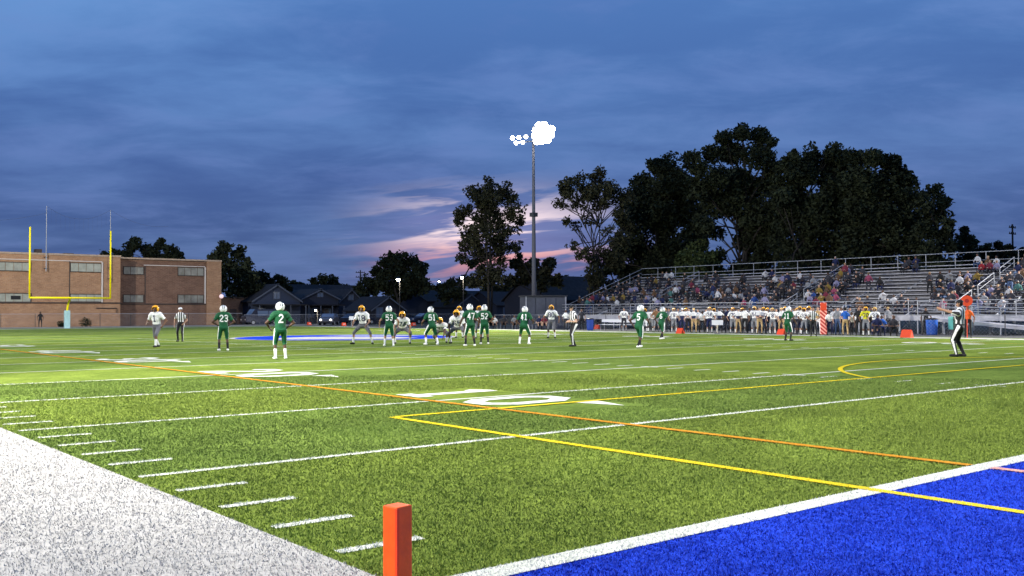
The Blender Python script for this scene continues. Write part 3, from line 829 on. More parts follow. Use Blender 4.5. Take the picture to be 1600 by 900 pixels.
tree('broad dark tree right of the middle of the mass behind the bleachers', 88, 1370, 500,
     [(1335, 250, 20), (1364, 246, 20), (1390, 258, 20), (1412, 280, 20), (1345, 280, 32), (1385, 295, 32), (1418, 310, 22), (1350, 325, 36), (1398, 335, 34), (1352, 368, 34), (1405, 370, 32), (1370, 400, 30), (1425, 395, 24), (1430, 345, 16), (1355, 430, 28), (1400, 430, 28), (1440, 425, 22), (1370, 460, 26), (1420, 455, 24), (1372, 345, 32), (1335, 395, 26)], 0, 1.15, full=True)
tree('narrow dark tree ending the mass on its right', 86, 1462, 500,
     [(1458, 302, 15), (1474, 318, 14), (1445, 318, 16), (1462, 338, 20), (1482, 350, 10), (1446, 360, 22), (1474, 368, 18), (1455, 392, 22), (1482, 385, 12), (1436, 385, 14), (1460, 425, 22), (1490, 420, 16), (1475, 450, 20)], 0, 1.1, full=True)
tree('small pointed tree right of the dark mass', 95, 1508, 500, [(1508, 360, 8), (1504, 374, 12), (1518, 380, 11), (1496, 385, 10), (1512, 395, 14), (1500, 415, 16), (1520, 410, 16), (1510, 440, 18)], 0, 1.1, full=True)
tree('low bush top showing above the right part of the bleachers, left of the utility pole', 120, 1555, 500, [(1545, 388, 9), (1560, 384, 9), (1575, 388, 9), (1533, 390, 8), (1562, 400, 14), (1540, 402, 12), (1520, 405, 12), (1590, 402, 14), (1605, 398, 14), (1560, 420, 16), (1590, 425, 16)], 0, 1.1, full=True)
tree('greenish bush tree with floodlight on it above the bleachers left part', 82, 1090, 500, [(1085, 398, 18), (1110, 402, 16), (1066, 405, 14), (1098, 385, 10), (1090, 420, 20), (1065, 430, 16), (1115, 430, 18)], 1, 1.1, name='bushy_tree', full=True)
tree('dark trees behind the school wing roof', 165, 225, 480, [(213, 378, 11), (205, 388, 10), (228, 392, 12), (250, 384, 11), (266, 392, 11), (280, 400, 9), (240, 400, 14), (185, 398, 9), (198, 400, 12), (262, 403, 12), (252, 376, 6)], 0, 1.1, size=.26, full=True)
tree('small dark tree at the left edge of the dark crowns behind the school wing', 168, 165, 480, [(160, 396, 7), (170, 399, 7), (176, 393, 5)], 0, 1.1, size=.32)
tree('dark tree standing just right of the school wing', 140, 358, 500, [(350, 390, 13), (372, 396, 12), (335, 402, 10), (385, 410, 10), (352, 412, 20), (376, 425, 20), (392, 432, 14), (345, 440, 18), (375, 452, 20), (400, 455, 16), (350, 383, 6)], 0, 1.15, size=.26, full=True)
tree('dark tree between the school and the blue gabled house', 150, 428, 500, [(410, 436, 12), (440, 440, 10), (425, 448, 14), (404, 430, 7), (447, 450, 9), (432, 433, 6), (410, 455, 14)], 0, 1.15, size=.26, full=True)
tree('dark low tree behind the ridge of the double gabled house', 185, 505, 500, [(505, 438, 10), (520, 440, 10), (490, 444, 9), (535, 450, 9), (475, 450, 8), (508, 450, 14), (530, 458, 12), (485, 458, 12)], 0, 1.15, size=.26, full=True)
tree('round dark tree behind the lit street lamp', 150, 622, 500, [(622, 405, 13), (604, 410, 12), (640, 410, 13), (656, 424, 14), (590, 424, 12), (620, 425, 24), (645, 440, 22), (600, 442, 20), (664, 446, 13), (624, 456, 22), (575, 440, 9), (610, 398, 5), (634, 398, 5)], 0, 1.2, size=.26, full=True)
tree('low dark tree left of the round tree and right of the thin utility pole', 160, 572, 500, [(572, 440, 11), (560, 450, 9), (582, 452, 12), (568, 462, 12)], 0, 1.15, size=.26, full=True)
tree('low dark tree left of the tall airy tree', 150, 708, 500, [(704, 444, 11), (722, 440, 11), (690, 450, 9), (714, 456, 14), (738, 412, 9), (740, 440, 12), (696, 462, 12)], 0, 1.15, size=.26, full=True)
tree('low brownish tree behind the floodlight pole foot', 118, 838, 500, [(806, 412, 13), (832, 414, 14), (855, 418, 14), (820, 432, 18), (848, 436, 18), (870, 440, 12), (800, 440, 14), (862, 408, 7), (812, 400, 6)], 2, 1.0, size=.3, full=True)
tree('dark tree behind the left end of the bleachers', 100, 975, 500, [(950, 420, 14), (975, 425, 18), (1000, 425, 16), (935, 440, 14), (960, 450, 18), (955, 465, 16), (985, 460, 18), (930, 460, 14)], 0, 1.1, full=True)
tree('dark low trees filling the gap between the houses and the floodlight pole', 165, 780, 500, [(770, 455, 16), (790, 458, 16), (755, 462, 14), (808, 460, 14)], 0, 1.15, size=.26, full=True)

tree('dark tree behind the roof of the steep gabled house', 172, 462, 500, [(455, 446, 10), (468, 450, 10), (445, 455, 10), (480, 456, 10), (462, 465, 14)], 0, 1.15, size=.26, full=True)
tree('dark tree rising between the slate house and the narrow gabled house', 178, 540, 500, [(528, 450, 9), (545, 455, 9), (538, 465, 12), (556, 466, 10), (515, 462, 10)], 0, 1.15, size=.26, full=True)
tree('dark tree over the roofs right of the round tree', 170, 668, 500, [(660, 455, 11), (675, 452, 10), (690, 458, 11), (672, 470, 14)], 0, 1.15, size=.26, full=True)
tree('dark tree behind the chimney house ridge', 150, 900, 500, [(880, 440, 12), (905, 442, 13), (925, 440, 13), (865, 450, 12), (895, 460, 14)], 0, 1.15, size=.26, full=True)
# ------------------------------------------------------------------ houses
M_roof = mat('dark_shingle', (0.018, 0.018, 0.022), .9, var=.3, vscale=2)
M_win = mat('dark_window', (0.10, 0.14, 0.22), .15, spec=.5)
def siding(name, c):
    if name in MATS: return MATS[name]
    m = mat(name, c, .8)
    t = NT(m.node_tree); b = m.node_tree.nodes['Principled BSDF']
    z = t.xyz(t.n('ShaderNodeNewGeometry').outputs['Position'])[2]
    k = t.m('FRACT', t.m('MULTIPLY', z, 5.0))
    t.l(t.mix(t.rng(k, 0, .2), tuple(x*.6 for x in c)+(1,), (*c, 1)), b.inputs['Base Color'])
    return m
def house(label, pxc, depth, wm, dm, eave, ridge, wall, gable_front=True, porch=False, chimney=None, wins=((-.25, 1), (.25, 1)), attic=True, rz=0.0, trim=True):
    P = at(pxc, 488, depth); P.z = 0
    h = empty('house', P, rz); tag(h, label, 'house', 'houses beyond the far end of the field')
    w2 = wm/2
    MB().box(-w2, w2, 0, dm, -.05, eave).obj('wall', wall, h)
    rf = MB(); ov = .35; th = .16
    if gable_front:
        MB().add([(-w2, 0, eave), (w2, 0, eave), (0, 0, ridge), (-w2, dm, eave), (w2, dm, eave), (0, dm, ridge)], [(0, 1, 2), (4, 3, 5), (0, 2, 5, 3), (1, 4, 5, 2), (0, 3, 4, 1)]).obj('gable', wall, h)
        sl = (ridge-eave)/w2
        for s in (-1, 1):
            A = [(s*(w2+ov), -ov, eave-sl*ov), (0, -ov, ridge), (0, dm+ov, ridge), (s*(w2+ov), dm+ov, eave-sl*ov)]
            rf.add(A+[(x, y, z+th) for x, y, z in A], [(0, 1, 2, 3), (4, 7, 6, 5), (0, 4, 5, 1), (1, 5, 6, 2), (2, 6, 7, 3), (3, 7, 4, 0)])
    else:
        sl = (ridge-eave)/(dm/2)
        MB().add([(-w2, 0, eave), (-w2, dm, eave), (-w2, dm/2, ridge), (w2, 0, eave), (w2, dm, eave), (w2, dm/2, ridge)], [(1, 0, 2), (3, 4, 5), (0, 3, 5, 2), (4, 1, 2, 5)]).obj('gable', wall, h)
        for s in (-1, 1):
            yb = dm/2+s*(dm/2+ov); 
            A = [(-w2-ov, yb, eave-sl*ov), (w2+ov, yb, eave-sl*ov), (w2+ov, dm/2, ridge), (-w2-ov, dm/2, ridge)]
            rf.add(A+[(x, y, z+th) for x, y, z in A], [(0, 1, 2, 3), (4, 7, 6, 5), (0, 4, 5, 1), (1, 5, 6, 2), (2, 6, 7, 3), (3, 7, 4, 0)])
    roof = rf.obj('roof', M_roof, h)
    if chimney:
        cx, top = chimney
        MB().box(cx-.4, cx+.4, dm/2-.4, dm/2+.4, eave, top).box(cx-.48, cx+.48, dm/2-.48, dm/2+.48, top+.002, top+.15).obj('chimney', M_br2, roof)
    def window(x, z, ww=1.0, hh=1.3, m=None):
        f = MB(); f.box(x-ww/2-.09, x+ww/2+.09, -.09, -.004, z-.09, z).box(x-ww/2-.09, x+ww/2+.09, -.09, -.004, z+hh, z+hh+.09)
        f.box(x-ww/2-.09, x-ww/2, -.088, -.004, z, z+hh).box(x+ww/2, x+ww/2+.09, -.088, -.004, z, z+hh).box(x-.03, x+.03, -.08, -.05, z, z+hh)
        o = f.obj('window', mat('house_trim', (.08, .095, .13), .7), h)
        MB().box(x-ww/2, x+ww/2, -.045, -.006, z, z+hh).obj('pane', m or M_win, o)
    for fx_, lvl in wins: window(fx_*wm, .9 if lvl == 0 else 3.6)
    if attic and gable_front: window(0, eave+.35, .9, min(1.0, (ridge-eave)*.4))
    MB().box(w2*.3-.5, w2*.3+.5, -.06, -.004, 0, 2.1).obj('door', mat('house_door', (.07, .06, .06), .6), h)
    if trim and gable_front:
        b_ = MB()
        for s in (-1, 1):
            b_.obox((s*w2/2, -ov-.03, (eave+ridge)/2-.02), (s*(w2/2+ov/2), 0, -(ridge-eave)/2-sl*ov/2), (0, .025, 0), (0, 0, .11))
        b_.obj('bargeboard', mat('house_trim', (.08, .095, .13), .7), h)
    if porch:
        p_ = MB(); p_.box(-w2, w2, -2.2, -.01, 2.6, 2.75)
        pr = p_.obj('porch_roof', M_roof, h)
        for k in range(4): MB().box(-w2+.15+k*(wm-.4)/3, -w2+.27+k*(wm-.4)/3, -2.1, -1.98, 0, 2.6).obj('porch_post', mat('house_trim', (.08, .095, .13), .7), h)
    return h
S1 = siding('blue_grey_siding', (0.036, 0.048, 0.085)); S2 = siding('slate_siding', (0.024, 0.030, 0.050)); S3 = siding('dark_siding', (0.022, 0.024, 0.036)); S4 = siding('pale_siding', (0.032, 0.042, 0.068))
house('blue grey house with a steep front gable behind player number 2', 432, 138, 7.4, 9, 3.2, 5.5, S1, porch=True, wins=((-.3, 0), (0, 0)))
house('dark slate house with a small front gable, right of the steep gabled house', 500, 146, 6.2, 8, 3.6, 5.0, S2, porch=True, wins=((-.25, 0), (.2, 0)))
house('dim house with narrow peaked gable left of the thin utility pole', 548, 152, 4.2, 8, 3.2, 5.1, S4, wins=((-.2, 0),))
house('wide low dark house with its ridge along the street behind the peaked gables', 520, 165, 14, 8, 3.8, 6.2, S3, gable_front=False, wins=((-.3, 0), (.1, 0)))
house('small single storey house with a pale edged gable behind player 53', 606, 138, 5.6, 7, 1.9, 3.7, S3, wins=((-.25, 0),), attic=False)
house('long dim house behind the line of scrimmage with a small gable', 735, 150, 5.6, 7, 2.4, 4.2, S4, wins=((-.25, 0), (.25, 0)), attic=False)
house('long low blue grey house behind players 47 and 52', 722, 158, 13.5, 8, 3.3, 5.0, S2, gable_front=False, wins=((-.4, 0), (-.2, 0), (.35, 0)))
house('dark house with a chimney left of the bleachers', 905, 130, 11, 9, 3.2, 6.3, S3, gable_front=False, chimney=(-1.7, 8.0), wins=((-.2, 0), (.25, 0)))
house('low dark house hidden in trees left of the chimney house', 812, 150, 9, 8, 2.6, 4.6, S2, gable_front=False, wins=((-.3, 0), (.3, 0)))
house('house whose blue roof corner shows at the right edge above the bleachers', 1612, 128, 9, 9, 7.0, 9.6, S1, gable_front=False, wins=((-.3, 1),))

# ------------------------------------------------------------------ street lamps, utility poles
def utility_pole(px, top_px, depth, label, arms=True, lean=0.0):
    P = at(px, 488, depth); P.z = 0; H = at(px, top_px, depth).z
    o = empty('utility_pole', P); tag(o, label, 'pole')
    MB().tube([(0, 0, -.1), (lean, 0, H)], [.17, .11], 8).obj('pole', M_bark, o)
    if arms:
        for z in (H-.5, H-1.3):
            MB().box(-.9, .9, -.06, .06, z, z+.12).obj('crossarm', M_bark, o)
            for k in (-.8, -.35, .35, .8): MB().tube([(k, 0, z+.12), (k, 0, z+.3)], .05, 6).obj('insulator', M_steel_d, o)
utility_pole(563, 422, 170, 'thin utility pole with crossarms between the houses and the round tree')
utility_pole(1584, 350, 125, 'dark utility pole standing up beyond the right end of the bleachers')
def street_lamp(px, py, depth, label, r=.22):
    P = at(px, py, depth); H = P.z
    o = empty('street_lamp', (P.x, P.y, 0)); tag(o, label, 'street lamp', 'lit street lamps beyond the far end')
    MB().tube([(.5, .4, 0), (.5, .4, H-.2), (.3, .25, H+.25), (0, 0, H+.3)], .06, 6).obj('pole', M_steel_d, o)
    h = MB().tube([(0, 0, H+.35), (0, 0, H+.1)], [.12, .3], 10).obj('lamp_head', M_steel_d, o)
    MB().ball((0, 0, H), r, r, r*.8).obj('lens', M_lens_s, h)
    d = bpy.data.lights.new('street_lamp_light', 'POINT'); d.energy = 260; d.color = (1, .85, .6); d.shadow_soft_size = .2
    l = bpy.data.objects.new('street_lamp_light', d); COL.objects.link(l); l.location = (P.x, P.y, H-.45); 
street_lamp(622, 437, 128, 'lit street lamp in front of the round dark tree', .24)
street_lamp(722, 434, 140, 'lit street lamp just left of the tall airy tree', .19)
street_lamp(686, 440, 165, 'faint small street lamp between the round tree and the airy tree', .13)
street_lamp(493, 485, 132, 'small porch height lamp glowing behind player number 2', .11)

# ------------------------------------------------------------------ vehicles
def car(px, depth, label, body_m, van=False, lights=False, rz=0.0):
    P = at(px, 488, depth); P.z = -.03
    c = empty('parked_car' if not lights else 'car', P, rz); tag(c, label, 'van' if van else 'car', None)
    if van:
        prof = [(-2.5, .35), (-2.5, 1.9), (-2.35, 2.05), (1.2, 2.05), (1.75, 1.35), (2.45, 1.1), (2.5, .35)]
    else:
        prof = [(-2.3, .35), (-2.32, .9), (-1.9, 1.0), (-1.35, 1.42), (.3, 1.45), (1.05, .98), (2.1, .82), (2.3, .35)]
    hw = .92; n = len(prof); m = MB()
    m.add([(x, s*hw*(1 if z < 1.05 else .86), z) for s in (-1, 1) for x, z in prof],
          [tuple(range(n)), tuple(range(2*n-1, n-1, -1))]+[(i, i+n, (i+1) % n+n, (i+1) % n) for i in range(n)])
    bevel(m.obj('body', body_m, c), .05, 2)
    for s in (-1, 1):
        z0, z1 = (1.2, 1.85) if van else (1.0, 1.36)
        for a, b in (((-2.2, -.7), (-.6, .9)) if van else ((-1.3, -.5), (-.42, .45))):
            MB().box(a, b, s*.9-.02, s*.9+.02, z0, z1).obj('window', M_win, c)
        for x in (-1.5, 1.5):
            w_ = MB().tube([(x, s*.72, .33), (x, s*.95, .33)], .33, 14).obj('wheel', M_black, c)
            MB().tube([(x, s*.955, .33), (x, s*.965, .33)], .2, 10).obj('rim', M_galv, w_)
    MB().obox(((1.47, 0, 1.7) if van else (.66, 0, 1.23)), ((.27, 0, -.34) if van else (.34, 0, -.2)), (0, .74, 0), (.01, 0, .015)).obj('windscreen', M_win, c)
    for s in (-1, 1):
        x = 2.46 if van else 2.24
        MB().ball((x, s*.62, .68), .06, .15, .11).obj('headlight', M_head if lights else M_trim, c)
    MB().box(2.28, 2.36, -.7, .7, .4, .52).obj('bumper', M_steel_d, c)
    return c
M_carb = mat('dark_blue_car_paint', (.03, .035, .06), .3, .3); M_carg = mat('grey_car_paint', (.10, .10, .12), .3, .4)
car(408, 128, 'dark van parked beyond the fence behind player number 2', M_carb, van=True, rz=R(180))
car(514, 124, 'dark car with its headlights on beyond the fence', M_carg, lights=True, rz=R(-90-39))
car(560, 130, 'dark parked car right of the white sign beyond the fence', M_carb, rz=R(10))
car(663, 133, 'dark parked car beyond the fence behind player 51', M_carb, rz=R(180))

# sign, scoreboard-like container, things behind the sideline
def sign(px, py, depth, wm, hm, label, m):
    P = at(px, py, depth); o = empty('sign', (P.x, P.y, 0), YAW-R(90)+R(5)); tag(o, label, 'sign')
    MB().box(-wm/2, wm/2, -.02, .02, P.z-hm/2, P.z+hm/2).obj('panel', m, o)
    MB().tube([(0, .04, 0), (0, .04, P.z+hm/2)], .03, 6).obj('post', M_galv, o)
sign(549, 497, 108, .5, .4, 'small white sign on a post beyond the end of the field', mat('sign_white', (.7, .72, .75), .6))
def container():
    P = ground(853, 512.5); P.z = 0
    o = empty('storage_shed', P, YAW-R(90)+R(12)); tag(o, 'pale grey panelled storage shed left of the bleachers behind a gold helmeted player', 'shed')
    hw = 2.0; h = 3.0
    MB().box(-hw, hw, 0, 2.4, 0, h).obj('body', mat('grey_panel', (.09, .095, .12), .6, .1, var=.15, vscale=1), o)
    for k in range(4):
        MB().box(-hw+.06+k*1.0, -hw+.92+k*1.0, -.04, -.003, .15, h-.15).obj('panel', mat('grey_panel2', (.11, .115, .14), .5, .1, var=.2, vscale=.8), o)
    for x in (-hw, hw-.12): MB().box(x, x+.12, -.09, -.045, 0, h+.05).obj('corner_post', M_alu, o)
    MB().box(-hw-.1, hw+.1, -.15, 2.5, h+.003, h+.12).obj('roof', M_steel_d, o)
container()

# ------------------------------------------------------------------ people
def ik(Sh, T, a, b, hint):
    Sh, T = Vector(Sh), Vector(T); d = T-Sh; L = d.length
    L = min(L, (a+b)*.998); u = d.normalized(); T = Sh+u*L
    x = (a*a-b*b+L*L)/(2*L); y_ = math.sqrt(max(0, a*a-x*x))
    h = Vector(hint); n = (h-u*h.dot(u)).normalized()
    return Sh+u*x+n*y_, T
def rotx(a): return Matrix.Rotation(a, 3, 'X')
def rotz(a): return Matrix.Rotation(a, 3, 'Z')
PRIM = {}
def person_meshes(key, voxel, hz=.94, lean=4, side=0, feet=((-.14, 0), (.14, 0)), toe=(8, 8), fz=(0, 0), hands=None, elbow=None, knee=None,
                  head_pitch=0, head_yaw=0, pads=False, knee_out=.15, bulk=1.0, short=True, sleeve=.55, grip=.5, sep=True, sitz=None, bare_legs=False, sock=.45):
    """one continuous body grown from a posed skeleton. Faces +Y. Returns meshes and the head frame"""
    prims = []                                 # (kind tag fn, A, B, ra, rb)
    mb = MB()
    def seg(A, B, ra, rb, tg, flat=None, n=10, lat=None, rings=4):
        """tapered limb with rounded ends; ra, rb radii; flat = depth/width ratio; lat = lateral axis"""
        A, B = Vector(A), Vector(B); d = (B-A); L = d.length; u = d.normalized()
        la = Vector(lat) if lat is not None else u.orthogonal(); la = (la-u*la.dot(u)).normalized(); fb = u.cross(la)
        fl = flat or 1.0; k = len(mb.v); R_ = []
        for j in range(1, 4): a = math.pi/2*j/4; R_.append((-ra*math.cos(a), ra*math.sin(a)))
        for j in range(rings+1): t_ = j/rings; R_.append((L*t_, ra+(rb-ra)*t_))
        for j in range(3, 0, -1): a = math.pi/2*j/4; R_.append((L+rb*math.cos(a), rb*math.sin(a)))
        mb.v.append(tuple(A-u*ra))
        for s_, r_ in R_:
            for j in range(n):
                a = 2*math.pi*j/n; mb.v.append(tuple(A+u*s_+la*r_*math.cos(a)+fb*r_*fl*math.sin(a)))
        mb.v.append(tuple(B+u*rb)); m_ = len(R_)
        for j in range(n): mb.f.append((k, k+1+(j+1) % n, k+1+j))
        for i in range(m_-1):
            for j in range(n):
                a = k+1+i*n+j; b = k+1+i*n+(j+1) % n; mb.f.append((a, b, b+n, a+n))
        e = k+1+m_*n; l = k+1+(m_-1)*n
        for j in range(n): mb.f.append((l+j, l+(j+1) % n, e))
        prims.append((A, B, ra, rb, tg))
    pel = Vector((0, 0, hz)); Rt = rotz(0) @ Matrix.Rotation(R(side), 3, 'Y') @ rotx(R(-lean))
    X = Rt @ Vector((1, 0, 0)); Yf = Rt @ Vector((0, 1, 0)); Z = Rt @ Vector((0, 0, 1))
    b = bulk
    tp = lambda z, y=0, x=0: pel+Z*z+Yf*y+X*x
    seg(tp(-.04, 0, -.05), tp(-.04, 0, .05), .115*b, .115*b, 'hip', .85, lat=Yf)
    seg(tp(.0), tp(.16), .150*b, .142*b, 'hipt', .72, lat=X)
    seg(tp(.14), tp(.34), .140*b, .172*b, 'torso', .68, lat=X)
    seg(tp(.30, .01), tp(.42, 0), .175*b, .165*b, 'torso', .68, lat=X)
    sw = .185*b
    if pads:
        seg(tp(.455, 0, -.15), tp(.455, 0, .15), .115, .115, 'torso', .95, lat=Yf)
        seg(tp(.40, 0, -.22), tp(.455, 0, -.17), .095, .10, 'torso'); seg(tp(.40, 0, .22), tp(.455, 0, .17), .095, .10, 'torso')
        sw = .215
    else:
        seg(tp(.425, 0, -.13*b), tp(.425, 0, .13*b), .072*b, .072*b, 'torso', 1.0, lat=Yf)
        for s in (-1, 1): seg(tp(.41, 0, s*.15*b), tp(.38, 0, s*sw), .07*b, .062*b, 'torso')
    nb = tp(.47)
    Rh = Rt @ rotx(R(head_pitch+lean*.85)) @ Matrix.Rotation(R(head_yaw), 3, 'Z')
    hY, hZ, hX = Rh @ Vector((0, 1, 0)), Rh @ Vector((0, 0, 1)), Rh @ Vector((1, 0, 0))
    hc = nb+Z*.07+hZ*.135+hY*.015
    seg(nb-Z*.04, nb+Z*.03+hZ*.07, .062, .056, 'neck')
    seg(hc+hZ*.025-hY*.012, hc+hZ*.035-hY*.005, .088, .082, 'head', 1.0)
    seg(hc-hZ*.01+hY*.02, hc-hZ*.062+hY*.035, .070, .048, 'face', .95, lat=hX)
    seg(hc-hZ*.005+hY*.088, hc-hZ*.03+hY*.106, .012, .017, 'face')              # nose
    seg(hc-hZ*.068+hY*.078-hX*.02, hc-hZ*.068+hY*.078+hX*.02, .009, .009, 'mouth')
    for s in (-1, 1):
        seg(hc+hZ*.012+hY*.083+hX*s*.03, hc+hZ*.012+hY*.084+hX*s*.034, .011, .011, 'eye')
        seg(hc-hZ*.02-hY*.0+hX*s*.083, hc+hZ*.015-hY*.005+hX*s*.087, .013, .016, 'face')   # ear
    J = {}
    for i, s in enumerate((-1, 1)):
        # leg
        hip = pel+X*s*.095-Z*.03
        fx_, fy_ = feet[i]; ank = Vector((fx_, fy_, .085+fz[i]))
        kh = knee[i] if knee else (s*knee_out, 1, .1)
        kn, ank = ik(hip, ank, .435*(1), .43, kh)
        seg(hip, kn, .090*b, .056*b, 'thigh%d' % i)
        seg(hip-Vector((0, .02, 0)), hip.lerp(kn, .5), .088*b, .07*b, 'thigh%d' % i)
        seg(kn, ank, .054*b, .036, 'shin%d' % i)
        cf = kn.lerp(ank, .28); bk = (kn-ank).cross(Vector((1, 0, 0))).normalized()
        if bk.y > 0: bk = -bk
        seg(kn.lerp(ank, .12)+bk*.012, kn.lerp(ank, .5)+bk*.012, .052*b, .042, 'shin%d' % i)
        ta = R(toe[i])*s; td = Vector((math.sin(ta), math.cos(ta), 0))
        if sitz is None or fz[i] < .25: td.z = 0
        hl = ank-Vector((0, 0, .048))-td*.03
        seg(hl, hl+td*.17, .042, .036, 'foot%d' % i, .85, lat=td.cross(Vector((0, 0, 1))))
        seg(hl+td*.08, hl+td*.20-Vector((0, 0, .006)), .042, .030, 'foot%d' % i, .8, lat=td.cross(Vector((0, 0, 1))))
        # arm
        sh = tp(.39, 0, s*sw); hd = Vector(hands[i]) if hands else sh+Vector((s*.10, .05, -.52))
        eh = elbow[i] if elbow else (s*.8, -1, -.2)
        el_, wr = ik(sh, hd, .29, .255, eh)
        seg(sh, el_, .058*b if not pads else .068, .042*b, 'uarm%d' % i)
        seg(el_, wr, .042*b, .028, 'farm%d' % i)
        fd = (wr-el_).normalized(); pn = (X*(-s)); pn = (pn-fd*pn.dot(fd)).normalized()   # palm normal inward
        sd = fd.cross(pn)
        if sd.dot(Yf) < 0 and abs(fd.z) > .4: sd = -sd
        pc = wr+fd*.055
        seg(wr+fd*.01, wr+fd*.085, .036, .042, 'hand%d' % i, .45, lat=sd)
        curl = grip
        for q in range(4):
            o_ = wr+fd*.09+sd*(.030-.020*q); ln = (.036, .041, .038, .030)[q]
            m1 = o_+(fd*math.cos(curl*.7)+pn*math.sin(curl*.7))*ln
            m2 = m1+(fd*math.cos(curl*1.6)+pn*math.sin(curl*1.6))*ln*.8+sd*(.004-.003*q)
            seg(o_, m1, .0105, .010, 'hand%d' % i, n=6, rings=1); seg(m1, m2, .010, .0085, 'hand%d' % i, n=6, rings=1)
        o_ = wr+fd*.035+sd*.036
        seg(o_, o_+(fd*.6+sd*.7+pn*.3)*.045, .013, .011, 'hand%d' % i, n=6, rings=1)
    o = mb.obj('tmp', [])
    rm = o.modifiers.new('r', 'REMESH'); rm.mode = 'VOXEL'; rm.voxel_size = voxel; rm.use_smooth_shade = True
    sm = o.modifiers.new('s', 'SMOOTH'); sm.factor = .5; sm.iterations = 2 if voxel < .02 else 1
    dg = bpy.context.evaluated_depsgraph_get()
    me = bpy.data.meshes.new_from_object(o.evaluated_get(dg))
    bpy.data.objects.remove(o)
    nv, nf = len(me.vertices), len(me.polygons)
    V = np.empty(nv*3, np.float32); me.vertices.foreach_get('co', V); V = V.reshape(-1, 3)
    VN = np.empty(nv*3, np.float32); me.vertices.foreach_get('normal', VN); VN = VN.reshape(-1, 3)
    FC = np.empty(nf*3, np.float32); me.polygons.foreach_get('center', FC); FC = FC.reshape(-1, 3)
    FN = np.empty(nf*3, np.float32); me.polygons.foreach_get('normal', FN); FN = FN.reshape(-1, 3)
    best = np.full(nf, 1e9); bi = np.zeros(nf, int); bt = np.zeros(nf)
    for k, (A, B, ra, rb, tg) in enumerate(prims):
        A, B = np.array(A), np.array(B); d = B-A; L2 = d @ d
        t_ = np.clip(((FC-A) @ d)/L2, 0, 1); r_ = ra+(rb-ra)*t_
        ds = np.linalg.norm(FC-(A+t_[:, None]*d), axis=1)-r_
        mk = ds < best; best[mk] = ds[mk]; bi[mk] = k; bt[mk] = t_[mk]
    tags = np.array([p[4] for p in prims])[bi]
    # region ids: 0 skin 1 shirt 2 pants 3 sock 4 shoe 5 hair 6 eye 7 stripe 8 mouth
    reg = np.zeros(nf, int)
    reg[np.isin(tags, ['torso', 'hipt'])] = 1
    zz = (FC-np.array(pel)) @ np.array(Z)
    reg[(tags == 'hipt') & (zz < .07)] = 2
    reg[tags == 'hip'] = 2
    for i in '01':
        reg[(tags == 'uarm'+i) & (bt < sleeve)] = 1
        if sleeve > 1: reg[(tags == 'farm'+i) & (bt < sleeve-1)] = 1
        reg[tags == 'thigh'+i] = 2
        if bare_legs: reg[(tags == 'thigh'+i) & (bt > .75)] = 0
        sh_ = tags == 'shin'+i
        reg[sh_ & (FC[:, 2] < 9)] = 0
        A = prims[[k for k, p in enumerate(prims) if p[4] == 'shin'+i][0]]
        d = np.array(A[1])-np.array(A[0]); ts = ((FC-np.array(A[0])) @ d)/(d @ d)
        if short: reg[sh_ & (ts < .16)] = 2 if not bare_legs else 0
        else: reg[sh_] = 2
        if short: reg[sh_ & (ts > sock)] = 3
        reg[tags == 'foot'+i] = 4
        # side stripe of the trousers
        Lg = (reg == 2) & np.isin(tags, ['thigh'+i, 'shin'+i])
        s = -1 if i == '0' else 1
        reg[Lg & (FN[:, 0]*s > .88)] = 7
    reg[(tags == 'hip') & (np.abs(FN[:, 0]) > .9)] = 7
    hr = (FC-np.array(hc))
    reg[(tags == 'head') & ~(((hr @ np.array(hY)) > .055) & ((hr @ np.array(hZ)) < .075))] = 5
    reg[tags == 'eye'] = 6; reg[tags == 'mouth'] = 8
    out_ = {'head': (Matrix.Translation(hc) @ Rh.to_4x4()), 'torso': (Matrix.Translation(tp(.30)) @ Rt.to_4x4()), 'reg': reg, 'hands': None}
    me.polygons.foreach_set('use_smooth', [True]*nf)
    me.materials.clear()
    if not sep:
        for _ in range(9): me.materials.append(None)
        me.polygons.foreach_set('material_index', reg.astype(np.int32)); me.name = 'person'
        out_['body'] = me
        return out_
    # separate clothing shells
    LT = np.empty(nf, np.int32); LS = np.empty(nf, np.int32)
    me.polygons.foreach_get('loop_total', LT); me.polygons.foreach_get('loop_start', LS)
    LV = np.empty(len(me.loops), np.int32); me.loops.foreach_get('vertex_index', LV)
    for _ in range(4): me.materials.append(None)
    idx = np.zeros(nf, int); idx[reg == 5] = 1; idx[reg == 6] = 2; idx[reg == 8] = 3
    me.polygons.foreach_set('material_index', idx.astype(np.int32)); me.name = 'person'
    out_['body'] = me
    def shell(name, mask, off, mi=None):
        ff = np.nonzero(mask)[0]
        if len(ff) == 0: return None
        faces = [LV[LS[f]:LS[f]+LT[f]] for f in ff]
        used = np.unique(np.concatenate(faces)); mp = np.full(nv, -1); mp[used] = np.arange(len(used))
        m2 = bpy.data.meshes.new(name)
        m2.from_pydata((V[used]+VN[used]*off).tolist(), [], [mp[f].tolist() for f in faces])
        m2.polygons.foreach_set('use_smooth', [True]*len(ff))
        for _ in range(1 if mi is None else 2): m2.materials.append(None)
        if mi is not None: m2.polygons.foreach_set('material_index', mi[ff].astype(np.int32))
        m2.update(); return m2
    out_['jersey'] = shell('jersey', reg == 1, .014)
    out_['pants'] = shell('pants', (reg == 2) | (reg == 7), .009, (reg == 7).astype(int))
    side_ = np.where(np.char.endswith(tags.astype(str), '0'), 0, 1)
    for i in (0, 1):
        out_['sock%d' % i] = shell('sock', (reg == 3) & (side_ == i), .006)
        out_['shoe%d' % i] = shell('shoe', (reg == 4) & (side_ == i), .010)
    return out_

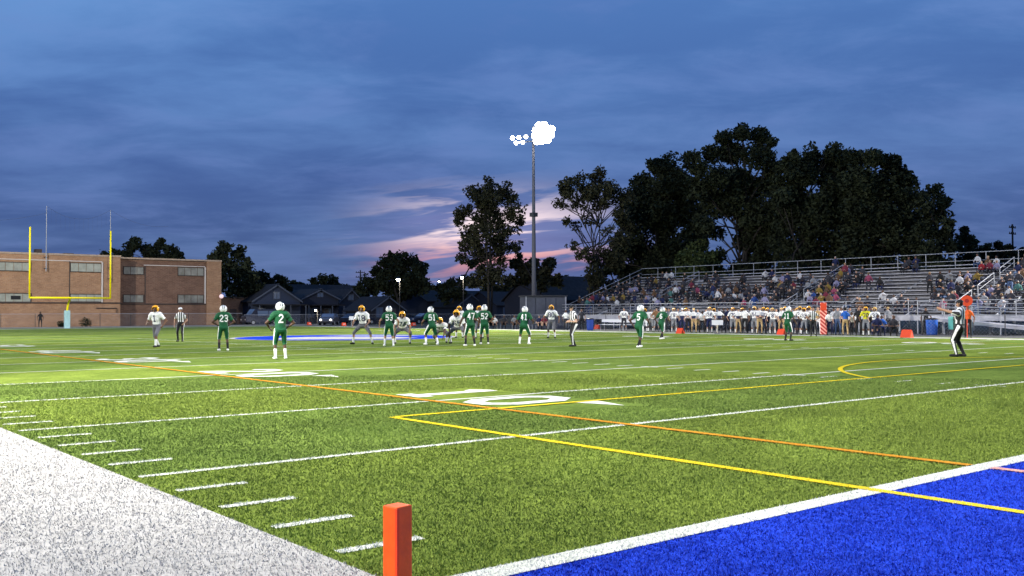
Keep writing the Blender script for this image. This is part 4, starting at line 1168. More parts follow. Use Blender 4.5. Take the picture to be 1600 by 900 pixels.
def helmet_mesh():
    mb = MB(); n, m = 22, 14; a, b_, c = .128, .150, .142; k0 = {}
    for i in range(m+1):
        for j in range(n):
            el_ = -math.pi/2+math.pi*i/m; az_ = 2*math.pi*j/n
            k0[i, j] = len(mb.v); mb.v.append((a*math.cos(el_)*math.cos(az_), b_*math.cos(el_)*math.sin(az_)-.01, c*math.sin(el_)+.025))
    for i in range(m):
        for j in range(n):
            el_ = -math.pi/2+math.pi*(i+.5)/m; az_ = 2*math.pi*(j+.5)/n
            fr_ = math.sin(az_)*math.cos(el_)
            if math.sin(el_) < -.72: continue
            if fr_ > .48 and math.sin(el_) < .35: continue
            if fr_ > .30 and math.sin(el_) < -.45: continue
            mb.f.append((k0[i, j], k0[i, (j+1) % n], k0[i+1, (j+1) % n], k0[i+1, j])); mb.mi.append(0)
    return mb.mesh('helmet', [None], True)
def stripe_mesh(xs, wd):
    mb = MB()
    for x in xs:
        pts = []
        for i in range(17):
            t_ = R(15+i*10); k = math.sqrt(max(0, 1-(x/.128)**2))
            pts.append((t_, k))
        for i in range(16):
            q = []
            for (t_, k), s in ((pts[i], -1), (pts[i], 1), (pts[i+1], 1), (pts[i+1], -1)):
                q.append((x+s*wd, .1535*k*math.cos(t_)-.01, .1455*k*math.sin(t_)+.025))
            mb.quad(*q)
    return mb.mesh('helmet_stripe', [None], True)
def mask_mesh():
    mb = MB()
    for z in (-.02, -.055, -.09):
        mb.tube([(.115*math.cos(a), .03+.135*math.sin(a), z-.01*math.sin(a)) for a in [R(5+17*i) for i in range(11)]], .006, 5)
    for x in (-.03, .03): mb.tube([(x, .163, -.02), (x, .158, -.095)], .006, 5)
    return mb.mesh('face_mask', [None], True)
def cap_mesh():
    mb = MB(); n, m = 16, 6
    for i in range(m+1):
        for j in range(n):
            el_ = math.pi/2*i/m; az_ = 2*math.pi*j/n
            mb.v.append((.098*math.cos(el_)*math.cos(az_), .112*math.cos(el_)*math.sin(az_)-.005, .085*math.sin(el_)+.055))
    for i in range(m):
        for j in range(n):
            mb.f.append((i*n+j, i*n+(j+1) % n, (i+1)*n+(j+1) % n, (i+1)*n+j)); mb.mi.append(0)
    mb.obox((0, .145, .052), (.07, 0, 0), (0, .055, -.008), (0, .0, .005))
    return mb.mesh('cap', [None], True)
HELM, STR1, STR2, MASK, CAP = helmet_mesh(), stripe_mesh((0,), .018), stripe_mesh((-.028, .028), .010), mask_mesh(), cap_mesh()

def fab(name, c, rough=.75): return mat(name, c, rough, var=.20, vscale=7, bump=.7, bscale=13)
C_GREEN = fab('green_jersey_cloth', (0.006, 0.085, 0.032)); C_WHITE = fab('white_cloth', (.84, .84, .83)); C_GREYP = fab('charcoal_pants_cloth', (.13, .13, .15))
C_BLK = fab('black_cloth', (.012, .012, .014)); C_NAVY = fab('navy_cloth', (.012, .018, .07)); C_KHAKI = fab('khaki_cloth', (.46, .32, .15))
C_GOLDH = mat('gold_helmet_shell', (.90, .42, .01), .25, spec=.6); C_WHITEH = mat('white_helmet_shell', (.80, .80, .82), .25, spec=.6); C_CREAMH = mat('cream_helmet_shell', (.85, .52, .14), .3)
C_DGREEN = mat('dark_green_stripe', (.01, .05, .02), .4); C_SHOE = fab('white_shoe', (.75, .75, .72)); C_BSHOE = fab('black_shoe', (.015, .015, .015))
C_MASKW = mat('white_mask_bar', (.7, .7, .7), .4); C_MASKD = mat('dark_mask_bar', (.03, .03, .04), .4); C_NUMD = mat('navy_print', (.02, .02, .10), .6); C_NUMW = mat('white_print', (.85, .85, .85), .6)
SKINS = [mat('skin_%s' % nm, c, .55) for nm, c in (('dark_brown', (.085, .042, .026)), ('brown', (.17, .085, .05)), ('tan', (.36, .20, .13)), ('light', (.52, .32, .23)))]
HAIRS = [mat('hair_black', (.01, .009, .008), .6), mat('hair_brown', (.05, .028, .015), .6), mat('hair_blond', (.35, .24, .10), .6), mat('hair_grey', (.3, .3, .3), .6)]
M_EYE = mat('eye_dark', (.02, .015, .012), .3); M_MOUTH = mat('lips', (.20, .07, .06), .5)
def stripes_mat():
    m = bpy.data.materials.new('black_white_striped_cloth'); m.use_nodes = True
    t = NT(m.node_tree); b = m.node_tree.nodes['Principled BSDF']; b.inputs['Roughness'].default_value = .8
    x = t.xyz(t.n('ShaderNodeTexCoord').outputs['Object'])[0]
    k = t.m('GREATER_THAN', t.m('FRACT', t.m('MULTIPLY', t.m('ADD', x, .525), 1/.105)), .5)
    t.l(t.mix(k, (.015, .015, .016, 1), (.75, .75, .75, 1)), b.inputs['Base Color'])
    return m
C_STRIPE = stripes_mat()
def two_tone():
    m = bpy.data.materials.new('white_and_navy_polo'); m.use_nodes = True
    t = NT(m.node_tree); b = m.node_tree.nodes['Principled BSDF']; b.inputs['Roughness'].default_value = .8
    z = t.xyz(t.n('ShaderNodeTexCoord').outputs['Object'])[2]
    t.l(t.mix(t.m('GREATER_THAN', z, 1.20), (.014, .02, .08, 1), (.75, .75, .75, 1)), b.inputs['Base Color'])
    return m
C_TWO = two_tone()

def set_m(o, ms):
    for i, m in enumerate(ms):
        if i < len(o.material_slots):
            o.material_slots[i].link = 'OBJECT'; o.material_slots[i].material = m
POSES = {}
def pose(key, **k):
    if key not in POSES: POSES[key] = person_meshes(key, **k)
    return POSES[key]
def number_part(P, text, root, m, front=False, size=.155):
    je = P.get('jersey') or P['body']
    bvh = BVHTree.FromPolygons([v.co for v in je.vertices], [tuple(p.vertices) for p in je.polygons])
    T = P['torso']; n = len(text); s = size; vz = 1.22; gap = .16*s
    tw = n*s+(n-1)*gap; zo = .02
    for i, ch in enumerate(text):
        mb = MB()
        for k, q in enumerate(digit_quads(ch, .24)):
            # split each quad in a small grid so that it follows the cloth
            A, B_, C_, D_ = q
            for u in range(2):
                for v in range(3):
                    vs = []
                    for (a, b_) in ((u/2, v/3), ((u+1)/2, v/3), ((u+1)/2, (v+1)/3), (u/2, (v+1)/3)):
                        p = A.lerp(B_, a).lerp(D_.lerp(C_, a), b_)
                        lx = -tw/2+i*(s+gap)+p.x*s; lz = zo+(-.75*s+p.y*s)*vz
                        if front: o_ = T @ Vector((-lx, .6, lz)); d = (T.to_3x3() @ Vector((0, -1, 0)))
                        else: o_ = T @ Vector((lx, -.6, lz)); d = (T.to_3x3() @ Vector((0, 1, 0)))
                        hit = bvh.ray_cast(o_, d, 1.2)
                        if hit[0] is None: vs = None; break
                        vs.append(hit[0]-d*(.006+k*.0004))
                    if vs: mb.quad(*vs)
        if mb.f: mb.obj('jersey_number', m, root)
def dress(P, root_loc, yaw, label, cat, group, jersey, pants, stripe, sock, shoe, skin, hair=None, helmet=None, hstripe=None, mask=None, cap=None, num=None, numm=None, front=False, scale=1.0, name='person'):
    o = link(name, P['body'], None, root_loc); o.rotation_euler = (0, 0, yaw-math.pi/2); o.scale = (scale,)*3
    tag(o, label, cat, group)
    set_m(o, [skin, hair or HAIRS[0], M_EYE, M_MOUTH])
    j = link('jersey', P['jersey'], o); set_m(j, [jersey])
    p = link('pants', P['pants'], o); set_m(p, [pants, stripe or pants])
    for i in (0, 1):
        if P['sock%d' % i] and sock: set_m(link('sock', P['sock%d' % i], o), [sock])
        if P['shoe%d' % i]: set_m(link('shoe', P['shoe%d' % i], o), [shoe])
    if helmet:
        h = link('helmet', HELM, o); h.matrix_local = P['head'].copy(); set_m(h, [helmet])
        sm_ = h.modifiers.new('shell', 'SOLIDIFY'); sm_.thickness = .012; sm_.offset = 1
        if hstripe: s_o = link('helmet_stripe', hstripe[0], h); set_m(s_o, [hstripe[1]]); s_o.scale = (1.1, 1.09, 1.09)
        set_m(link('face_mask', MASK, h), [mask or C_MASKD])
    if cap:
        c = link('cap', CAP, o); c.matrix_local = P['head'].copy(); set_m(c, [cap])
    if num: number_part(P, num, o, numm, front)
    return o

FV = .0115
pk = dict(pads=True, bulk=1.08, sleeve=.62, short=True)
pose('stand', voxel=FV, lean=6, feet=((-.19, .05), (.19, -.03)), hands=((-.42, .12, .93), (.42, .12, .93)), **pk)
pose('hips', voxel=FV, lean=5, feet=((-.16, 0), (.17, .02)), hands=((-.21, .06, 1.0), (.21, .06, 1.0)), elbow=((-1, -.35, .1), (1, -.35, .1)), head_yaw=-6, **pk)
pose('chest', voxel=FV, lean=5, feet=((-.15, 0), (.17, .03)), hands=((-.30, .22, .98), (.22, .06, .98)), elbow=((-1, -.4, -.1), (1, -.1, .05)), head_yaw=5, **pk)
pose('ready', voxel=FV, hz=.87, lean=16, feet=((-.24, .10), (.24, -.10)), hands=((-.34, .34, .92), (.34, .34, .95)), knee_out=.3, **pk)
pose('stride', voxel=FV, hz=.88, lean=12, feet=((-.12, .30), (.12, -.34)), toe=(5, 10), hands=((-.34, .10, .90), (.34, .22, .95)), **pk)
pose('splay', voxel=FV, hz=.84, lean=14, feet=((-.44, .02), (.42, .02)), toe=(25, 25), hands=((-.30, .34, .82), (.32, .36, .84)), knee_out=.9, head_pitch=-4, **pk)
pose('stance', voxel=FV, hz=.62, lean=62, feet=((-.24, .10), (.24, -.18)), hands=((-.16, .62, .20), (.28, .34, .42)), knee_out=.5, head_pitch=-8, **pk)
pose('crouch', voxel=FV, hz=.70, lean=42, feet=((-.32, .08), (.32, -.06)), hands=((-.30, .30, .48), (.30, .30, .48)), knee_out=.7, head_pitch=-6, elbow=((-1, 0, .2), (1, 0, .2)), **pk)
pose('ref', voxel=FV, lean=3, feet=((-.11, .04), (.13, -.02)), hands=((-.20, .10, .94), (.30, .03, .84)), short=False, sleeve=.6, bulk=.98)
pose('ref_lean', voxel=FV, hz=.93, lean=9, feet=((-.10, .12), (.15, -.12)), hands=((-.12, .24, 1.05), (.16, .24, 1.02)), short=False, sleeve=.6, bulk=1.06, head_pitch=-6)
pose('ref_arms', voxel=FV, hz=.93, lean=-3, feet=((-.10, .08), (.14, -.08)), toe=(8, 14), hands=((-.16, .56, 1.48), (.12, .60, 1.44)), elbow=((-.6, .1, -1), (.6, .1, -1)), short=False, sleeve=.62, bulk=1.12, grip=.9)

D = math.degrees
def view_yaw(px): r_ = ray(px, 480); return math.atan2(r_.y, r_.x)
def place(px, py): p = ground(px, py); p.z = .012; return p
GRP_G, GRP_W, GRP_R = 'players in green', 'players in white with gold helmets', 'game officials'
def green(px, py, ps, num, turn, label, sock=C_WHITE, skin=1, sc=1.0, shoe=C_SHOE):
    dress(POSES[ps], place(px, py), view_yaw(px)+R(turn), label, 'player', GRP_G, C_GREEN, C_GREEN, C_WHITE, sock, shoe, SKINS[skin],
          helmet=C_WHITEH, hstripe=(STR2, C_DGREEN), mask=C_MASKD, num=num, numm=C_NUMW, scale=sc)
def gold(px, py, ps, num, turn, label, sock=C_WHITE, skin=1, sc=1.0, front=True, helm=None, pants=None, shoe=C_BSHOE):
    dress(POSES[ps], place(px, py), view_yaw(px)+R(turn), label, 'player', GRP_W, C_WHITE, pants or C_GREYP, None, sock, shoe, SKINS[skin],
          helmet=helm or C_GOLDH, mask=C_MASKD, num=num, numm=C_NUMD, front=front, scale=sc*1.05)
def official(px, py, ps, turn, label, cap, sc=1.0, skin=2):
    dress(POSES[ps], place(px, py), view_yaw(px)+R(turn), label, 'referee', GRP_R, C_STRIPE, C_BLK, C_WHITE, None, C_BSHOE, SKINS[skin], cap=cap, scale=sc)

green(438, 561.5, 'chest', '2', 10, 'green player number 2, closest green back, with white socks', skin=0, sc=1.03)
green(349, 548.5, 'hips', '23', 6, 'green player number 23, leftmost of the green team', sock=C_BLK, skin=0, sc=1.01)
green(608, 541, 'stand', '53', 5, 'green player number 53 with bare calves, left end of the green line', skin=2, sc=1.0)
green(675, 539, 'ready', '51', 22, 'green player number 51 turned slightly left in the green line', skin=1, sc=1.04)
green(735, 541, 'stand', '47', 20, 'green player number 47 standing left of number 52', sock=C_BLK, skin=0, sc=1.04)
green(757, 538, 'hips', '52', 4, 'green player number 52 standing right of number 47', sock=C_BLK, skin=1, sc=1.03)
green(819, 538, 'ready', '41', -14, 'green player number 41 leaning left, just left of the floodlight pole', skin=0, sc=1.04)
green(999, 543, 'stride', '5', -28, 'green player number 5 in profile in front of the white benches', sock=C_BLK, skin=0, sc=1.04)
green(1034, 530, 'stride', '6', -30, 'green player number 6, the small one right of number 5', sock=C_BLK, skin=0, sc=1.02)
green(1231, 532.5, 'stand', '11', -36, 'green player number 11, rightmost of the green team before the sideline crowd', sock=C_BLK, skin=0, sc=.98, shoe=C_BSHOE)
gold(245, 542.5, 'stride', '1', 150, 'white jersey player with orange gold helmet, leftmost person on the field', skin=1, sc=1.03)
gold(567, 538, 'splay', '18', 160, 'white jersey player standing wide legged left of green number 53', skin=2, sc=1.05)
gold(629, 537.5, 'crouch', '74', 178, 'white jersey lineman crouched right of green number 53', skin=2, sc=1.05)
gold(690, 536, 'stance', '77', 172, 'white jersey lineman in a low stance right of green number 51', skin=0, sc=1.02)
gold(716, 537, 'crouch', '65', 170, 'white jersey lineman bending with gloved hands just left of green number 47', skin=0, sc=1.1)
gold(718, 528, 'stand', '7', 175, 'white jersey player standing upright behind the bending lineman', skin=1, sc=1.0)
gold(749, 529, 'stand', '22', 180, 'white jersey player mostly hidden between green 47 and 52', skin=1, sc=1.0)
gold(862, 528.5, 'stand', '80', 172, 'white jersey player with white socks standing right of the floodlight pole', skin=1, sc=1.02)
official(282, 534, 'ref', 165, 'referee in a white cap standing right of the leftmost gold helmeted player', mat('white_cap_cloth', (.75, .75, .75), .8), 1.03, 2)
official(897, 541.5, 'ref_lean', 120, 'referee facing left in front of the left end of the bleachers', C_BLK, 1.03, 3)
official(1500, 557.5, 'ref_arms', 78, 'referee at right pointing with both arms stretched to the left', C_BLK, 1.06, 2)

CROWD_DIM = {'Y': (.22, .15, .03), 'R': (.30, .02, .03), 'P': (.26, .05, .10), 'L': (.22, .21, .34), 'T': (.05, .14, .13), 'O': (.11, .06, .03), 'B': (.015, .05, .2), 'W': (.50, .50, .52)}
# ---- people on the far sideline and in the stands: coarser meshes, one per pose
SV, CV = .020, .030
def cloth(nm, c): return fab(nm, c)
CL = {'W': C_WHITE, 'K': C_BLK, 'N': C_NAVY, 'D': cloth('dark_grey_cloth', (.03, .03, .04)), 'L': cloth('lilac_cloth', (.42, .40, .62)), 'Y': cloth('mustard_cloth', (.50, .32, .04)),
      'R': cloth('red_cloth', (.55, .03, .05)), 'P': cloth('pink_cloth', (.60, .12, .25)), 'G': cloth('grey_cloth', (.22, .23, .25)), 'B': cloth('blue_cloth', (.02, .12, .50)),
      'O': cloth('brown_cloth', (.22, .11, .05)), 'T': cloth('teal_cloth', (.10, .32, .30)), 'M': cloth('maroon_cloth', (.16, .02, .04)), 'H': C_KHAKI, 'J': cloth('jeans_cloth', (.06, .10, .20)),
      'V': cloth('yellow_cloth', (.65, .62, .02)), 'A': cloth('orange_cloth', (.75, .14, .02))}
CL['2'] = C_TWO
CN = {'W': 'white', 'K': 'black', 'N': 'navy', 'D': 'dark grey', 'L': 'lilac', 'Y': 'mustard', 'R': 'red', 'P': 'pink', 'G': 'grey', 'B': 'blue', 'O': 'brown', 'T': 'teal', 'M': 'maroon', 'H': 'khaki', 'J': 'blue jeans', 'V': 'yellow', 'A': 'orange'}
sk = dict(voxel=SV, sep=False, short=False)
side_pose = {
 's': pose('s1', lean=3, feet=((-.13, .02), (.14, 0)), hands=((-.28, .08, .86), (.28, .08, .86)), sleeve=.6, **sk),
 'h': pose('s2', lean=4, feet=((-.16, .04), (.13, -.02)), hands=((-.19, .05, 1.0), (.19, .05, 1.0)), elbow=((-1, -.3, .1), (1, -.3, .1)), sleeve=.6, **sk),
 'f': pose('s3', lean=5, feet=((-.12, .04), (.15, 0)), hands=((-.05, .24, 1.15), (.06, .26, 1.10)), sleeve=.6, **sk),
 'b': pose('s4', hz=.86, lean=42, feet=((-.2, .06), (.18, -.04)), hands=((-.18, .42, .62), (.18, .42, .62)), sleeve=.6, head_pitch=-4, **sk),
 'c': pose('s5', hz=.55, lean=30, feet=((-.16, .18), (.16, -.05)), hands=((-.15, .40, .62), (.15, .40, .62)), sleeve=.6, **sk),
 'q': pose('s6', lean=5, voxel=SV, sep=False, short=True, pads=True, bulk=1.05, feet=((-.16, .04), (.16, -.02)), hands=((-.36, .12, .92), (.34, .16, .95)), sleeve=.6),
 'r': pose('s7', lean=8, voxel=SV, sep=False, short=True, pads=True, bulk=1.05, feet=((-.13, -.08), (.18, .1)), hands=((-.22, .30, 1.1), (.22, .1, 1.0)), elbow=((-1, -.3, 0), (1, -.3, 0)), sleeve=.6),
 't': pose('s8', hz=.48, lean=14, voxel=SV, sep=False, short=True, bare_legs=True, feet=((-.14, .42), (.14, .40)), hands=((-.14, .36, .62), (.14, .36, .62)), sleeve=.6),
}
seat_h = dict(voxel=CV, sep=False, short=False, hz=.53)
crowd_pose = {
 'a': pose('c1', lean=12, feet=((-.11, .40), (.12, .42)), hands=((-.13, .34, .66), (.13, .34, .66)), sleeve=1.7, **seat_h),
 'b': pose('c2', lean=22, feet=((-.13, .36), (.13, .44)), hands=((-.04, .44, .70), (.05, .44, .70)), sleeve=1.7, head_pitch=4, **seat_h),
 'c': pose('c3', lean=2, feet=((-.12, .44), (.10, .36)), hands=((-.20, .18, .60), (.16, .30, .68)), sleeve=.6, head_yaw=25, **seat_h),
 'd': pose('c4', lean=14, feet=((-.14, .38), (.14, .40)), hands=((-.12, .30, .95), (.12, .40, .68)), sleeve=1.7, head_yaw=-25, bulk=1.15, **seat_h),
 'e': pose('c5', voxel=CV, sep=False, short=False, lean=3, feet=((-.13, .02), (.14, 0)), hands=((-.24, .08, .88), (.24, .10, .88)), sleeve=1.7),
 'f': pose('c6', voxel=CV, sep=False, short=False, lean=3, feet=((-.12, .02), (.14, 0)), hands=((-.04, .24, 1.12), (.05, .24, 1.12)), sleeve=1.7, bulk=1.1, head_yaw=30),
}
def simple_person(P, loc, yaw, shirt, pants, skin, hair, sock=None, shoe=None, sc=1.0, stripe=None):
    o = link('person', P['body'], None, loc); o.rotation_euler = (0, 0, yaw-math.pi/2); o.scale = (sc,)*3
    set_m(o, [skin, shirt, pants, sock or pants, shoe or C_BSHOE, hair, M_EYE, stripe or pants, M_MOUTH])
    return o
def side_person(px, ps, top, bot, label, X=50.9, helm=None, turn=180, sc=1.0, skin=None, sock=None, cap=None, py=None, cat='person', group='team people on the far sideline', hair=None):
    if py: loc = ground(px, py)
    else: loc = on_x(px, 510, X)
    loc.z = -.006 if loc.x > 51.6 else .008
    P = side_pose[ps]
    o = simple_person(P, loc, view_yaw(px)+R(turn)+random.uniform(-.25, .25), CL[top], CL[bot], SKINS[skin if skin is not None else random.choice((0, 1, 2, 3))], HAIRS[hair if hair is not None else random.choice((0, 0, 1))],
                      sock=CL[sock] if sock else None, sc=sc*random.uniform(.97, 1.04))
    tag(o, label, cat, group)
    if helm:
        h = link('helmet', HELM, o); h.matrix_local = P['head'].copy(); set_m(h, [helm])
        set_m(link('face_mask', MASK, h), [C_MASKD])
    if ps in 'qr' and top in 'WV': number_part(P, random.choice(('3', '12', '24', '55', '70', '8', '33', '44')), o, C_NUMD, True)
    if cap:
        c = link('cap', CAP, o); c.matrix_local = P['head'].copy(); set_m(c, [cap])
    return o
G_, K_ = C_GOLDH, C_CREAMH
L = [ # px, pose, top, bottom, label, extra
 (773, 't', 'W', 'K', 'seated person in white shirt, leftmost on the sideline bench', dict(X=52.5)),
 (788, 't', 'D', 'K', 'seated person in dark grey, second from left on the sideline bench', dict(X=52.5)),
 (803, 't', 'G', 'K', 'seated person in grey left of green number 41', dict(X=52.5)),
 (842, 't', 'N', 'K', 'seated person in navy just right of the floodlight pole', dict(X=52.5)),
 (850, 't', 'M', 'D', 'seated person in maroon left of the player with white socks', dict(X=52.8, skin=3)),
 (884, 's', 'W', 'D', 'standing person in white shirt half hidden behind the middle referee', dict(X=52.0)),
 (909, 's', 'D', 'K', 'person in dark grey right of the middle referee', dict(X=54.0)),
 (975, 'q', 'W', 'D', 'person in white jersey with red brown hair in front of the white benches', dict(X=52.2, hair=1, skin=2, sock='G')),
 (1008, 'q', 'W', 'W', 'white jersey player in gold helmet just right of green number 5', dict(helm=G_, X=50.6, sock='W')),
 (1017, 'r', 'W', 'G', 'white jersey teammate with bare head between green 5 and 6', dict(skin=0, sock='W')),
 (1026, 'r', 'O', 'G', 'person in brown shirt just left of green number 6', dict(skin=3)),
 (1045, 's', 'G', 'D', 'person in grey behind and right of green number 6', dict(X=51.8)),
 (1053, 'q', 'W', 'G', 'white jersey player in gold helmet right of green number 6', dict(helm=K_, sock='W')),
 (1066, 'h', '2', 'N', 'coach in white top and navy bottom behind the orange marker at the left', dict(skin=3, cap=C_WHITE)),
 (1076, 's', 'W', 'K', 'person in white shirt between two navy and white coaches', dict(X=52.2)),
 (1084, 'h', '2', 'H', 'coach in white shirt and khaki trousers leaning, with a cream cap', dict(skin=3, cap=K_)),
 (1091, 's', 'W', 'H', 'man in white shirt and khakis standing right behind the capped coach', dict(X=52.0, skin=3)),
 (1097, 'b', 'W', 'K', 'person in white bending forward left of the white board', dict(skin=0)),
 (1109, 'q', 'W', 'N', 'white jersey player in cream helmet just left of the white board', dict(helm=K_, sock='W')),
 (1124, 'h', '2', 'K', 'coach with black hair and white shirt behind the white board', dict(skin=0, X=51.4)),
 (1137, 's', 'N', 'D', 'person in navy top standing right of the white board', dict(X=52.0)),
 (1145, 'q', 'W', 'G', 'white jersey player in gold helmet right of the person in navy', dict(helm=G_, sock='W')),
 (1154, 'h', '2', 'H', 'coach in white polo with khaki trousers right of a gold helmeted player', dict(skin=3, cap=C_BLK)),
 (1164, 's', 'W', 'K', 'person in white with black trousers right of the khaki coach', dict(skin=0)),
 (1172, 's', 'G', 'D', 'person in grey behind the gap before the three gold helmets', dict(X=52.5)),
 (1179, 'q', 'W', 'G', 'white jersey player in cream helmet, first of the three before the second khaki coach', dict(helm=K_, sock='W')),
 (1187, 'f', '2', 'H', 'second khaki trousered coach in white shirt, hands together', dict(skin=3, X=50.4)),
 (1193, 'q', 'W', 'N', 'gold helmeted player behind the shoulder of the second khaki coach', dict(helm=G_, X=51.9)),
 (1200, 'b', 'N', 'D', 'person in navy bending behind the row of players', dict(X=51.9)),
 (1207, 'q', 'W', 'G', 'white jersey player in cream helmet left of the purple shirted coach', dict(helm=K_, sock='W')),
 (1221, 'h', '2', 'H', 'coach in lilac and white shirt with khakis left of green number 11', dict(skin=3, cap=K_)),
 (1241, 's', 'W', 'D', 'person in white shirt just right of green number 11', dict()),
 (1250, 'q', 'W', 'D', 'white jersey player in cream helmet right of green number 11', dict(helm=K_)),
 (1257, 'r', 'W', 'G', 'first of two gold helmeted players side by side near the striped marker', dict(helm=G_, sock='W')),
 (1264, 'q', 'W', 'G', 'second of two gold helmeted players side by side near the striped marker', dict(helm=G_, X=51.4)),
 (1278, 's', 'H', 'W', 'person in khaki top just left of the red striped marker', dict(skin=3)),
 (1297, 'b', 'W', 'N', 'white jersey person stooping just right of the red striped marker', dict(skin=0)),
 (1303, 's', 'W', 'N', 'tall person in white and navy right of the red striped marker', dict(X=52.1)),
 (1309, 's', 'G', 'J', 'person in grey hoodie and jeans left of the man in the blue jacket', dict(skin=3)),
 (1321, 's', 'B', 'H', 'man in bright blue jacket and khaki trousers seen from behind', dict(skin=3, turn=10, cap=C_BLK)),
 (1333, 'b', 'W', 'D', 'person in white stooping right of the man in the blue jacket', dict(X=51.6, skin=0)),
 (1342, 's', 'K', 'K', 'person all in black left of the yellow bib', dict(X=51.4)),
 (1353, 'q', 'V', 'G', 'player in a yellow bib and gold helmet', dict(helm=G_, sock='W')),
 (1367, 'q', 'W', 'N', 'white jersey player in cream helmet right of the yellow bib', dict(helm=K_)),
 (1378, 'c', 'B', 'N', 'person in blue crouching right of the cream helmet', dict(skin=0)),
 (1370, 'c', 'N', 'D', 'person in navy crouching at the feet of the cream helmeted player', dict(X=50.5)),
 (1396, 'c', 'D', 'K', 'person in dark camouflage crouching at the right end of the team', dict(skin=0)),
 (1388, 's', 'G', 'D', 'blond person in grey sweatshirt behind the fence right of the team', dict(X=58.2, skin=3, hair=2, turn=20)),
 (1447, 's', 'K', 'K', 'person in black standing behind the blue barrel', dict(X=57.0)),
]
for px, ps, a, b_, lab, kw in L: side_person(px, ps, a, b_, lab, **kw)
L2 = [
 (1001, 's', 'W', 'D', 'person in white shirt half hidden left of green number 5', dict(X=52.6)),
 (1022, 's', 'W', 'D', 'person in white behind the gap between green 5 and 6', dict(X=52.9)),
 (1039, 'q', 'W', 'G', 'gold helmeted player in white touching the right arm of green number 6', dict(X=52.0, helm=G_, sock='W')),
 (1060, 's', 'W', 'N', 'person in white just left of the first white capped coach, half hidden', dict(X=52.6)),
 (1072, 'q', 'W', 'N', 'gold helmeted player just right of the first white capped coach', dict(X=52.9, helm=G_)),
 (1103, 's', 'W', 'D', 'person in white behind the one who bends forward', dict(X=52.4)),
 (1116, 'q', 'W', 'G', 'gold helmeted player between the cream helmet and the coach at the white board', dict(X=52.4, helm=G_, sock='W')),
 (1131, 's', 'D', 'D', 'person in dark grey just right of the coach at the white board', dict(X=53.0)),
 (1150, 's', 'W', 'D', 'person in white behind the black capped khaki coach', dict(X=52.8)),
 (1160, 'q', 'W', 'G', 'gold helmeted player right of the black capped khaki coach', dict(X=52.5, helm=G_)),
 (1183, 's', 'T', 'D', 'person in teal left of the second khaki coach', dict(X=52.8)),
 (1199, 'q', 'W', 'G', 'gold helmeted player above the bending person in navy', dict(X=53.0, helm=G_, sock='W')),
 (1213, 's', 'W', 'D', 'person in white left of the coach in lilac and white', dict(X=52.5)),
 (1227, 'q', 'W', 'G', 'gold helmeted player hidden behind green number 11', dict(X=52.4, helm=G_)),
 (1236, 's', 'W', 'N', 'person in white touching the right arm of green number 11', dict(X=52.7)),
 (1246, 'q', 'W', 'N', 'gold helmeted player second from green number 11', dict(X=52.4, helm=G_, sock='W')),
 (1268, 's', 'D', 'D', 'person in dark grey behind the striped shirt of the sideline official', dict(X=52.8)),
 (1284, 's', 'O', 'D', 'person in brown hidden behind the red striped marker', dict(X=52.6)),
 (1315, 's', 'W', 'D', 'person in white between the grey hoodie and the blue jacket', dict(X=52.7)),
 (1328, 's', 'G', 'K', 'person in grey right behind the man in the blue jacket', dict(X=52.7)),
 (1348, 's', 'W', 'D', 'person in white behind the yellow bib', dict(X=52.5)),
 (1361, 's', 'D', 'K', 'person in dark grey between the yellow bib and the cream helmet', dict(X=52.7)),
]
for px, ps, a, b_, lab, kw in L2: side_person(px, ps, a, b_, lab, **kw)
side_person(1271, 'h', 'W', 'K', 'sideline official in striped shirt and black trousers left of the red striped marker', py=526, sc=1.0, skin=2)
bpy.data.objects[[o.name for o in COL.objects if o.get('label', '').startswith('sideline official')][0]].material_slots[1].material = C_STRIPE
o = side_person(1513, 's', 'A', 'K', 'chain crew member in orange vest holding the round down marker behind the pointing referee', X=50.6, skin=1, group='chain crew', turn=170)

# ---- spectators
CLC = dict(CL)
for k_, v_ in CROWD_DIM.items(): CLC[k_] = fab('worn_' + CN[k_].replace(' ', '_') + '_cloth', v_)  # darker cloth copies, the dim light of the stands put into the colour
def row_of(px, py):
    best = None
    for i in range(-1, NR):
        xx = row_x(max(i, 0))+.40 if i >= 0 else BX-.8
        yy = on_x(px, py, xx).y
        z = (row_z(i)+.95) if i >= 0 else BZ+1.3
        q = to_px((xx, yy, z))
        if best is None or abs(q[1]-py) < best[0]: best = (abs(q[1]-py), i, xx, yy)
    return best[1:]
spec = []
def sp(s):
    for t_ in s.split(): 
        a = t_.split(','); spec.append((float(a[0]), float(a[1]), a[2]))
